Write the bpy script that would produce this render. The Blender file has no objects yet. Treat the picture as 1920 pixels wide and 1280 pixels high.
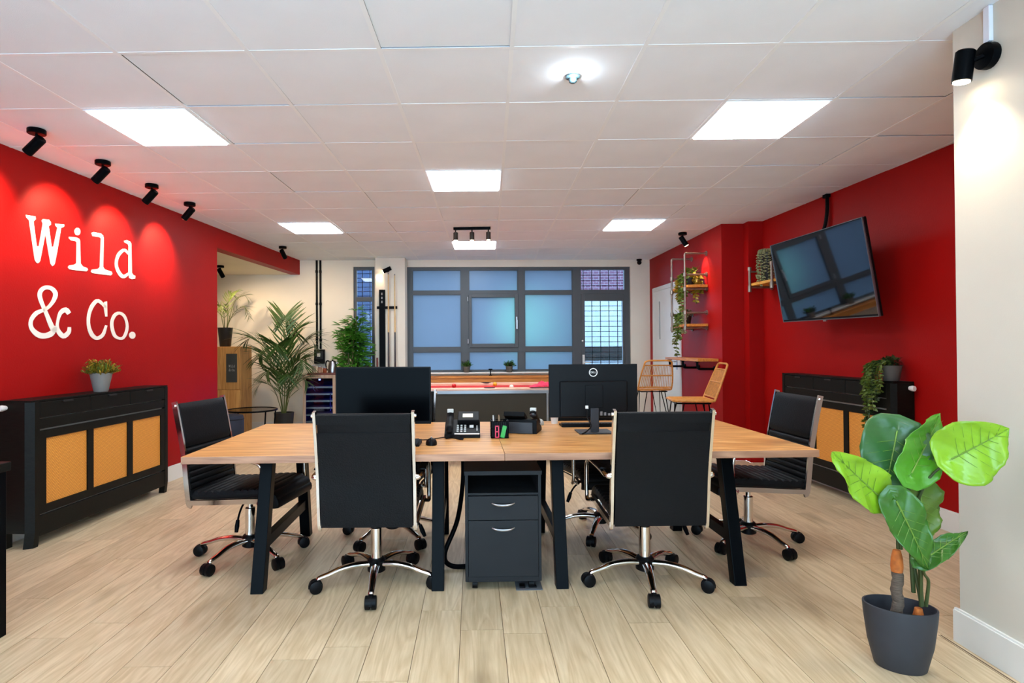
import bpy, bmesh, math, random
from mathutils import Vector, Matrix
random.seed(7)
C = bpy.context.scene.collection
SC = bpy.context.scene
PI = math.pi

# ---------------------------------------------------------------- camera
CZ, HC = 1.28, 1.3453            # camera height, ceiling above camera
CEIL = CZ + HC
F, YAW, PITCH, ROLL, SHX = 1091.35, .0159, .0085, -.0063, -59.5
cam = bpy.data.cameras.new('camera'); camo = bpy.data.objects.new('camera', cam); C.objects.link(camo)
cam.sensor_width = 36; cam.lens = F / 1920 * 36; cam.shift_x = -SHX / 1920; cam.clip_start = .05; cam.clip_end = 200
_r = Vector((math.cos(YAW), math.sin(YAW), 0))
_f = Vector((-math.sin(YAW) * math.cos(PITCH), math.cos(YAW) * math.cos(PITCH), math.sin(PITCH)))
_u = _r.cross(_f)
_r2 = _r * math.cos(ROLL) + _u * math.sin(ROLL); _u2 = _u * math.cos(ROLL) - _r * math.sin(ROLL)
camo.matrix_world = Matrix(((_r2.x, _u2.x, -_f.x, 0), (_r2.y, _u2.y, -_f.y, 0), (_r2.z, _u2.z, -_f.z, CZ), (0, 0, 0, 1)))
SC.camera = camo

# ---------------------------------------------------------------- world, exposure
SC.view_settings.view_transform = 'Standard'; SC.view_settings.look = 'None'
SC.view_settings.gamma = 1; SC.view_settings.use_curve_mapping = False
SC.view_settings.exposure = 0.92
W = bpy.data.worlds.new('dusk_sky'); SC.world = W; W.use_nodes = True
W.node_tree.nodes['Background'].inputs[0].default_value = (.62, .82, 1.0, 1)
W.node_tree.nodes['Background'].inputs[1].default_value = 6.0
PANEL_POWER = 12.5               # radiance of the ceiling light panels
SPOT_W = 40.0                    # small ceiling spots

# ---------------------------------------------------------------- materials
def lin(c): return c / 12.92 if c <= .04045 else ((c + .055) / 1.055) ** 2.4
def rgb(r, g, b): return (lin(r / 255), lin(g / 255), lin(b / 255), 1)
MATS = {}
def pm(name, col, rough=.5, metal=0, var=.08, scale=6, bump=0, bscale=60, stretch=(1, 1, 1), spec=.5, coat=0, emit=None, estr=0, trans=0, coords='Object'):
    """principled material whose colour and relief come from noise"""
    if name in MATS: return MATS[name]
    m = bpy.data.materials.new(name); m.use_nodes = True; nt = m.node_tree; b = nt.nodes['Principled BSDF']
    c = rgb(*col)
    tc = nt.nodes.new('ShaderNodeTexCoord'); mp = nt.nodes.new('ShaderNodeMapping'); mp.inputs['Scale'].default_value = stretch
    nt.links.new(tc.outputs[coords], mp.inputs[0])
    n = nt.nodes.new('ShaderNodeTexNoise'); n.inputs['Scale'].default_value = scale; n.inputs['Detail'].default_value = 5
    nt.links.new(mp.outputs[0], n.inputs['Vector'])
    r = nt.nodes.new('ShaderNodeValToRGB'); r.color_ramp.elements[0].position = .3; r.color_ramp.elements[1].position = .7
    r.color_ramp.elements[0].color = tuple(x * (1 - var) for x in c[:3]) + (1,); r.color_ramp.elements[1].color = tuple(min(1, x * (1 + var)) for x in c[:3]) + (1,)
    nt.links.new(n.outputs[0], r.inputs[0]); nt.links.new(r.outputs[0], b.inputs['Base Color'])
    b.inputs['Roughness'].default_value = rough; b.inputs['Metallic'].default_value = metal
    b.inputs['Specular IOR Level'].default_value = spec; b.inputs['Coat Weight'].default_value = coat; b.inputs['Transmission Weight'].default_value = trans
    if emit: b.inputs['Emission Color'].default_value = rgb(*emit); b.inputs['Emission Strength'].default_value = estr
    if bump:
        n2 = nt.nodes.new('ShaderNodeTexNoise'); n2.inputs['Scale'].default_value = bscale; n2.inputs['Detail'].default_value = 4
        nt.links.new(mp.outputs[0], n2.inputs['Vector'])
        bp = nt.nodes.new('ShaderNodeBump'); bp.inputs['Strength'].default_value = bump; bp.inputs['Distance'].default_value = .01
        nt.links.new(n2.outputs[0], bp.inputs['Height']); nt.links.new(bp.outputs[0], b.inputs['Normal'])
    MATS[name] = m; return m
def wood(name, light, dark, along='y', scale=1.0, rough=.4, rings=.35, tint=.12, knots=True, bump=.05, coat=0):
    """planked wood: long grain, cathedral figure, knots and a tint of its own for every object"""
    m = bpy.data.materials.new(name); m.use_nodes = True; nt = m.node_tree; N = nt.nodes; L = nt.links; b = N['Principled BSDF']
    tc = N.new('ShaderNodeTexCoord'); oi = N.new('ShaderNodeObjectInfo')
    off = N.new('ShaderNodeVectorMath'); off.operation = 'SCALE'; off.inputs[0].default_value = (13, 7, 5); L.new(oi.outputs['Random'], off.inputs['Scale'])
    ad = N.new('ShaderNodeVectorMath'); ad.operation = 'ADD'; L.new(tc.outputs['Object'], ad.inputs[0]); L.new(off.outputs[0], ad.inputs[1])
    mp = N.new('ShaderNodeMapping'); L.new(ad.outputs[0], mp.inputs[0])
    s = {'y': (9, .8, 9), 'x': (.8, 9, 9), 'z': (9, 9, .8)}[along]
    mp.inputs['Scale'].default_value = tuple(k * scale for k in s)
    big = N.new('ShaderNodeTexNoise'); big.inputs['Scale'].default_value = 1.1; big.inputs['Detail'].default_value = 3; big.inputs['Distortion'].default_value = .6; L.new(mp.outputs[0], big.inputs['Vector'])
    mu = N.new('ShaderNodeMath'); mu.operation = 'MULTIPLY'; mu.inputs[1].default_value = 16; L.new(big.outputs[0], mu.inputs[0])
    fr = N.new('ShaderNodeMath'); fr.operation = 'PINGPONG'; fr.inputs[1].default_value = 1; L.new(mu.outputs[0], fr.inputs[0])
    fine = N.new('ShaderNodeTexNoise'); fine.inputs['Scale'].default_value = 7; fine.inputs['Detail'].default_value = 8; L.new(mp.outputs[0], fine.inputs['Vector'])
    mx = N.new('ShaderNodeMix'); mx.data_type = 'FLOAT'; mx.inputs[0].default_value = rings; L.new(fine.outputs[0], mx.inputs[2]); L.new(fr.outputs[0], mx.inputs[3])
    rp = N.new('ShaderNodeValToRGB'); e = rp.color_ramp.elements; e[0].position = .25; e[1].position = .75; e[0].color = rgb(*dark); e[1].color = rgb(*light); L.new(mx.outputs[0], rp.inputs[0])
    last = rp.outputs[0]
    if knots:
        mk = N.new('ShaderNodeMapping'); mk.inputs['Scale'].default_value = tuple(k * .28 * scale for k in {'y': (9, 2.4, 9), 'x': (2.4, 9, 9), 'z': (9, 9, 2.4)}[along]); L.new(ad.outputs[0], mk.inputs[0])
        vo = N.new('ShaderNodeTexNoise'); vo.inputs['Scale'].default_value = 1.5; vo.inputs['Detail'].default_value = 4; L.new(mk.outputs[0], vo.inputs['Vector'])
        kr = N.new('ShaderNodeValToRGB'); kr.color_ramp.elements[0].position = .62; kr.color_ramp.elements[1].position = .76; kr.color_ramp.elements[0].color = (0, 0, 0, 1); kr.color_ramp.elements[1].color = (.75, .75, .75, 1); L.new(vo.outputs[0], kr.inputs[0])
        kx = N.new('ShaderNodeMix'); kx.data_type = 'RGBA'; L.new(kr.outputs[0], kx.inputs[0]); L.new(last, kx.inputs[6]); kx.inputs[7].default_value = tuple(x * .55 for x in rgb(*dark)[:3]) + (1,)
        last = kx.outputs[2]
    hs = N.new('ShaderNodeHueSaturation'); L.new(last, hs.inputs['Color'])
    ma = N.new('ShaderNodeMath'); ma.operation = 'MULTIPLY_ADD'; ma.inputs[1].default_value = 2 * tint; ma.inputs[2].default_value = 1 - tint; L.new(oi.outputs['Random'], ma.inputs[0]); L.new(ma.outputs[0], hs.inputs['Value'])
    L.new(hs.outputs[0], b.inputs['Base Color']); b.inputs['Roughness'].default_value = rough; b.inputs['Coat Weight'].default_value = coat
    bp = N.new('ShaderNodeBump'); bp.inputs['Strength'].default_value = bump; bp.inputs['Distance'].default_value = .004; L.new(mx.outputs[0], bp.inputs['Height']); L.new(bp.outputs[0], b.inputs['Normal'])
    MATS[name] = m; return m
def emitter(name, col, s):
    m = bpy.data.materials.new(name); m.use_nodes = True; nt = m.node_tree; nt.nodes.remove(nt.nodes['Principled BSDF'])
    e = nt.nodes.new('ShaderNodeEmission'); e.inputs[0].default_value = rgb(*col); e.inputs[1].default_value = s
    nt.links.new(e.outputs[0], nt.nodes['Material Output'].inputs[0]); MATS[name] = m; return m
def frosted(name, col):
    m = bpy.data.materials.new(name); m.use_nodes = True; nt = m.node_tree; nt.nodes.remove(nt.nodes['Principled BSDF']); N = nt.nodes; L = nt.links
    t = N.new('ShaderNodeBsdfTranslucent'); g = N.new('ShaderNodeBsdfGlossy'); d = N.new('ShaderNodeBsdfDiffuse')
    tc = N.new('ShaderNodeTexCoord'); n = N.new('ShaderNodeTexNoise'); n.inputs['Scale'].default_value = 2.2; L.new(tc.outputs['Object'], n.inputs['Vector'])
    rp = N.new('ShaderNodeValToRGB'); c = rgb(*col); rp.color_ramp.elements[0].color = tuple(x * .93 for x in c[:3]) + (1,); rp.color_ramp.elements[1].color = c; L.new(n.outputs[0], rp.inputs[0]); L.new(rp.outputs[0], t.inputs[0])
    d.inputs[0].default_value = (.25, .32, .36, 1); g.inputs['Roughness'].default_value = .35
    a = N.new('ShaderNodeMixShader'); a.inputs[0].default_value = .06; L.new(t.outputs[0], a.inputs[1]); L.new(d.outputs[0], a.inputs[2])
    z = N.new('ShaderNodeMixShader'); z.inputs[0].default_value = .04; L.new(a.outputs[0], z.inputs[1]); L.new(g.outputs[0], z.inputs[2])
    L.new(z.outputs[0], N['Material Output'].inputs[0]); MATS[name] = m; return m
def clear(name, col=(235, 242, 245), refl=.08):
    m = bpy.data.materials.new(name); m.use_nodes = True; nt = m.node_tree; nt.nodes.remove(nt.nodes['Principled BSDF']); N = nt.nodes; L = nt.links
    t = N.new('ShaderNodeBsdfTransparent'); t.inputs[0].default_value = rgb(*col); g = N.new('ShaderNodeBsdfGlossy'); g.inputs['Roughness'].default_value = .02
    fz = N.new('ShaderNodeFresnel'); fz.inputs[0].default_value = 1.45
    z = N.new('ShaderNodeMixShader'); L.new(fz.outputs[0], z.inputs[0]); L.new(t.outputs[0], z.inputs[1]); L.new(g.outputs[0], z.inputs[2])
    L.new(z.outputs[0], N['Material Output'].inputs[0]); MATS[name] = m; return m
def cane(name, a, bcol):
    """woven cane: small hexagonal holes in an orange web"""
    m = pm(name, a, .45, var=.06, scale=3); nt = m.node_tree; N = nt.nodes; L = nt.links; b = N['Principled BSDF']
    tc = N.new('ShaderNodeTexCoord'); mp = N.new('ShaderNodeMapping'); mp.inputs['Rotation'].default_value = (0, PI / 2, 0); L.new(tc.outputs['Object'], mp.inputs[0])
    br = N.new('ShaderNodeTexBrick'); br.inputs['Scale'].default_value = 34; br.inputs['Mortar Size'].default_value = .055; br.inputs['Brick Width'].default_value = .5; br.inputs['Row Height'].default_value = .28
    sx = N.new('ShaderNodeSeparateXYZ'); L.new(tc.outputs['Object'], sx.inputs[0]); cb = N.new('ShaderNodeCombineXYZ'); L.new(sx.outputs['Y'], cb.inputs['X']); L.new(sx.outputs['Z'], cb.inputs['Y']); L.new(cb.outputs[0], br.inputs['Vector'])
    br.inputs['Color1'].default_value = rgb(*a); br.inputs['Color2'].default_value = rgb(*a); br.inputs['Mortar'].default_value = rgb(*bcol)
    L.new(br.outputs[0], b.inputs['Base Color'])
    bp = N.new('ShaderNodeBump'); bp.inputs['Strength'].default_value = .5; bp.inputs['Distance'].default_value = .003; L.new(br.outputs['Fac'], bp.inputs['Height']); L.new(bp.outputs[0], b.inputs['Normal'])
    return m

WHITE = pm('white_paint', (230, 221, 204), .6, var=.03, scale=2, bump=.04, bscale=180)
PILLAR = pm('pillar_paint', (208, 202, 188), .6, var=.03, scale=2, bump=.04, bscale=180)
CREAM = pm('alcove_paint', (236, 224, 200), .6, var=.03, scale=2, bump=.04, bscale=160)
RED = pm('red_paint', (158, 10, 8), .5, spec=.15, var=.05, scale=2.5, bump=.12, bscale=90)
TILE = pm('ceiling_tile', (236, 243, 252), .85, var=.02, scale=3, bump=.12, bscale=260)
TBAR = pm('ceiling_bar', (240, 246, 252), .5, var=.01)
VOID = pm('dark_void', (52, 50, 48), .9)
SKIRT = pm('white_gloss', (228, 226, 220), .35, var=.02)
PLANK = wood('oak_plank', (219, 197, 162), (191, 165, 127), 'y', 1.0, .38, .30, .09, True, .06)
SUBFL = pm('floor_joint', (104, 82, 60), .8)
DESK = wood('honey_oak', (226, 168, 100), (184, 120, 60), 'x', .75, .38, .42, .06, True, .05)
DESKEDGE = wood('oak_edge', (178, 132, 102), (138, 96, 72), 'x', .9, .5, .3, .04, False, .05)
ORANGE = wood('orange_wood', (226, 150, 62), (188, 110, 38), 'y', 1.0, .45, .3, .08, True, .05)
LOCKW = wood('pale_orange_wood', (214, 160, 92), (180, 124, 62), 'z', .8, .5, .35, .06, True, .05)
REDWOOD = wood('red_wood', (120, 60, 40), (84, 36, 24), 'x', 1.0, .45, .3, .08, False, .05)
FRIDGEW = wood('beech_frame', (196, 164, 136), (166, 132, 104), 'z', 1.0, .45, .3, .05, False, .05)
BLACKW = pm('black_ash', (18, 17, 13), .45, spec=.15, var=.35, scale=14, stretch=(6, 1, 6), bump=.08, bscale=30)
BLACKM = pm('black_metal', (4, 6, 9), .35, metal=.0, var=.1, spec=.05)
BLACKP = pm('black_plastic', (8, 8, 10), .45, var=.1, scale=20, spec=.14)
DARKG = pm('dark_grey_plastic', (32, 34, 40), .45, var=.08)
LEATHER = pm('black_leather', (13, 13, 15), .5, var=.12, scale=9, bump=.18, bscale=150, spec=.14)
CHROME = pm('chrome', (225, 222, 220), .12, metal=1, var=.02)
SATIN = pm('satin_steel', (178, 178, 182), .3, metal=1, var=.03)
PIPE = pm('galvanised_pipe', (150, 136, 124), .4, metal=.85, var=.2, scale=18)
CANE = cane('woven_cane', (232, 164, 76), (176, 100, 34))
FRAME = pm('grey_frame', (72, 76, 80), .45, var=.04)
FROST = frosted('frosted_film', (128, 141, 155))
GLASS = clear('clear_glass')
TINT = clear('tinted_glass', (176, 186, 196))
SMOKE = clear('smoked_glass', (150, 150, 140))
POT = pm('charcoal_pot', (44, 47, 54), .55, var=.06, scale=20)
POTG = pm('grey_pot', (126, 123, 118), .7, var=.05)
POTC = pm('concrete_pot', (96, 94, 88), .8, var=.12, scale=25)
POTB = pm('black_pot', (30, 30, 30), .5)
SOIL = pm('soil', (38, 28, 20), .95, bump=.5, bscale=60)
SCREEN = pm('screen_glass', (3, 4, 6), .2, var=.02, spec=.03)
TVSCREEN = pm('tv_glass', (8, 10, 12), .04, var=.02, spec=1.0, coat=1.0)
WHITEP = pm('white_plastic', (232, 230, 226), .4, var=.02)
SIGN = pm('sign_paint', (240, 232, 222), .6, var=.04)
RATTAN = pm('rattan', (208, 138, 58), .5, var=.2, scale=30)
LED = emitter('panel_light', (238, 247, 255), PANEL_POWER)
BULB = emitter('spot_bulb', (255, 226, 180), 12)
LEDW = emitter('led_white', (235, 246, 255), 90)
def leafmat(name, a, b, rough=.4, sc=9):
    m = pm(name, a, rough, var=.18, scale=sc); m.node_tree.nodes['Principled BSDF'].inputs['Subsurface Weight'].default_value = 0
    nt = m.node_tree; N = nt.nodes; oi = N.new('ShaderNodeObjectInfo')
    return m
LEAFP = leafmat('palm_leaf', (54, 84, 28), None, .45)
LEAFB = leafmat('bamboo_leaf', (64, 126, 30), None, .45)
LEAFY = leafmat('yellow_leaf', (150, 128, 30), None, .5, 30)
LEAFG = leafmat('pale_leaf', (168, 172, 126), None, .55, 20)
LEAFD = leafmat('dark_leaf', (44, 66, 30), None, .5, 20)
LEAFM = leafmat('mixed_leaf', (96, 116, 42), None, .5, 20)
STEM = pm('stem', (84, 92, 40), .6, var=.15)

# ---------------------------------------------------------------- mesh helpers
class MB:
    def __init__(s): s.v = []; s.f = []
    def add(s, vs, fs, M=None):
        o = len(s.v)
        s.v += [tuple(M @ Vector(p)) if M is not None else tuple(p) for p in vs]
        s.f += [tuple(i + o for i in f) for f in fs]; return s
    def box(s, x0, x1, y0, y1, z0, z1, M=None):
        return s.add([(x0, y0, z0), (x1, y0, z0), (x1, y1, z0), (x0, y1, z0), (x0, y0, z1), (x1, y0, z1), (x1, y1, z1), (x0, y1, z1)],
                     [(0, 3, 2, 1), (4, 5, 6, 7), (0, 1, 5, 4), (1, 2, 6, 5), (2, 3, 7, 6), (3, 0, 4, 7)], M)
    def cyl(s, p0, p1, r0, r1=None, n=14, cap=True): return s.tube([p0, p1], [r0, r0 if r1 is None else r1], n, cap)
    def tube(s, pts, r, n=10, cap=True, prof=None, side=None, closed=False):
        """sweep a circle (or the 2-D profile prof, first axis along `side`) along pts"""
        P = [Vector(p) for p in pts]; m = len(P); rs = r if isinstance(r, (list, tuple)) else [r] * m
        pr = prof or [(math.cos(2 * PI * i / n), math.sin(2 * PI * i / n)) for i in range(n)]; n = len(pr)
        T = []
        for i in range(m):
            a = P[(i - 1) % m] if closed else P[max(i - 1, 0)]; b = P[(i + 1) % m] if closed else P[min(i + 1, m - 1)]
            d1 = (P[i] - a).normalized() if (P[i] - a).length > 1e-9 else None; d2 = (b - P[i]).normalized() if (b - P[i]).length > 1e-9 else None
            t = (d1 or d2) + (d2 or d1); T.append(t.normalized() if t.length > 1e-6 else (d1 or d2))
        if side: A = Vector(side)
        else: A = T[0].orthogonal().normalized()
        vs = []; prev = None
        for i in range(m):
            u = (A - T[i] * A.dot(T[i]))
            if u.length < 1e-6: u = T[i].orthogonal()
            u.normalize(); w = T[i].cross(u)
            if not side: A = u
            vs += [P[i] + u * (c[0] * rs[i]) + w * (c[1] * rs[i]) for c in pr]
        fs = []
        for i in range(m if closed else m - 1):
            for k in range(n):
                a = i * n + k; b = i * n + (k + 1) % n; j = (i + 1) % m
                fs.append((a, b, j * n + (k + 1) % n, j * n + k))
        if cap and not closed: fs += [tuple(range(n - 1, -1, -1)), tuple(range((m - 1) * n, m * n))]
        return s.add(vs, fs)
    def bar(s, pts, w, h, side, closed=False):
        return s.tube(pts, 1, prof=[(-w / 2, -h / 2), (w / 2, -h / 2), (w / 2, h / 2), (-w / 2, h / 2)], side=side, closed=closed)
    def lathe(s, prof, n=24, c=(0, 0, 0), sx=1, sy=1, M=None):
        vs = []; fs = []; m = len(prof)
        for r, z in prof:
            vs += [(c[0] + sx * r * math.cos(2 * PI * k / n), c[1] + sy * r * math.sin(2 * PI * k / n), c[2] + z) for k in range(n)]
        for i in range(m - 1):
            for k in range(n): fs.append((i * n + k, i * n + (k + 1) % n, (i + 1) * n + (k + 1) % n, (i + 1) * n + k))
        if prof[0][0] > 1e-6: fs.append(tuple(range(n - 1, -1, -1)))
        if prof[-1][0] > 1e-6: fs.append(tuple(range((m - 1) * n, m * n)))
        return s.add(vs, fs, M)
    def prism(s, poly, a, b, fn):
        """closed polygon (any list of 2-D points) between depths a and b; fn(u, v, d) -> point"""
        n = len(poly)
        return s.add([fn(u, v, a) for u, v in poly] + [fn(u, v, b) for u, v in poly],
                     [tuple(range(n - 1, -1, -1)), tuple(range(n, 2 * n))] + [(i, (i + 1) % n, (i + 1) % n + n, i + n) for i in range(n)])
    def ball(s, c, r, n=10, sz=1.0):
        return s.lathe([(max(1e-7, r * math.sin(PI * i / (n // 2 + 2))) if 0 < i < n // 2 + 2 else 1e-7, -r * sz * math.cos(PI * i / (n // 2 + 2))) for i in range(n // 2 + 3)], n, c)
def obj(name, mb, mat, parent=None, smooth=30, bevel=0, loc=None, rot=None, mesh=None, fix=True):
    if mesh is None:
        mesh = bpy.data.meshes.new(name); mesh.from_pydata(mb.v, [], mb.f)
        if fix:
            bm = bmesh.new(); bm.from_mesh(mesh); bmesh.ops.remove_doubles(bm, verts=bm.verts, dist=1e-6); bmesh.ops.recalc_face_normals(bm, faces=bm.faces); bm.to_mesh(mesh); bm.free()
        for m in (mat if isinstance(mat, (list, tuple)) else [mat]): mesh.materials.append(m)
        if smooth:
            mesh.polygons.foreach_set('use_smooth', [True] * len(mesh.polygons)); mesh.set_sharp_from_angle(angle=math.radians(smooth))
        mesh.update()
    o = bpy.data.objects.new(name, mesh); C.objects.link(o)
    if parent: o.parent = parent
    if loc: o.location = loc
    if rot: o.rotation_euler = rot
    if bevel:
        b = o.modifiers.new('bevel', 'BEVEL'); b.width = bevel; b.segments = 2; b.limit_method = 'ANGLE'
    return o
def tag(o, label, cat, group=None):
    o['label'] = label; o['category'] = cat
    if group: o['group'] = group
    return o
def struct(o, label=None):
    o['kind'] = 'structure'
    if label: o['label'] = label
    return o
def stuff(o): o['kind'] = 'stuff'; return o
def thing(name, label, cat, loc=(0, 0, 0), rz=0, group=None):
    o = bpy.data.objects.new(name, None); C.objects.link(o); o.empty_display_size = .1
    o.location = loc; o.rotation_euler = (0, 0, rz); tag(o, label, cat, group); return o
def empty_struct(name, loc=(0, 0, 0), rz=0, label=None):
    o = bpy.data.objects.new(name, None); C.objects.link(o); o.empty_display_size = .1; o.location = loc; o.rotation_euler = (0, 0, rz); return struct(o, label)
def copy_tree(o, parent=None):
    c = o.copy(); C.objects.link(c); c.parent = parent
    for ch in list(o.children): copy_tree(ch, c)
    return c
def dup(o, loc, rz, label, group=None):
    c = copy_tree(o); c.location = loc; c.rotation_euler = (0, 0, rz); c['label'] = label
    if group: c['group'] = group
    return c
def spot_light(name, loc, target, watts, deg, blend=.5, col=(255, 222, 180), size=.03, parent=None):
    l = bpy.data.lights.new(name, 'SPOT'); l.energy = watts; l.spot_size = math.radians(deg); l.spot_blend = blend; l.shadow_soft_size = size; l.color = rgb(*col)[:3]
    o = bpy.data.objects.new(name, l); C.objects.link(o); o.location = loc
    o.rotation_euler = (Vector(target) - Vector(loc)).to_track_quat('-Z', 'Y').to_euler()
    return o
class Line:
    """vertical wall plane through a->b seen from above; P(s, d, z): s along, d towards the room side"""
    def __init__(s, a, b, flip=False):
        s.a = Vector(a); d = Vector(b) - s.a; s.L = d.length; s.d = d.normalized(); s.n = Vector((s.d.y, -s.d.x)) * (-1 if flip else 1)
        s.ang = math.atan2(s.d.y, s.d.x)
    def P(s, t, d, z): q = s.a + s.d * t + s.n * d; return Vector((q.x, q.y, z))
    def wall(s, mb, t0, t1, z0, z1, d0, d1):
        v = [s.P(t, d, z) for z in (z0, z1) for t, d in ((t0, d0), (t1, d0), (t1, d1), (t0, d1))]
        return mb.add(v, [(0, 3, 2, 1), (4, 5, 6, 7), (0, 1, 5, 4), (1, 2, 6, 5), (2, 3, 7, 6), (3, 0, 4, 7)])
LW = Line((-3.191, 3.743), (-2.921, 8.929))               # n points to +x, into the room
RW = Line((3.134, 3.968), (2.99, 6.368), True)            # n points to -x
RI = Line((2.588, 6.515), (2.527, 9.191), True)
BW = Line((-2.921, 8.929), (2.527, 9.191))                # n points to -y
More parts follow.
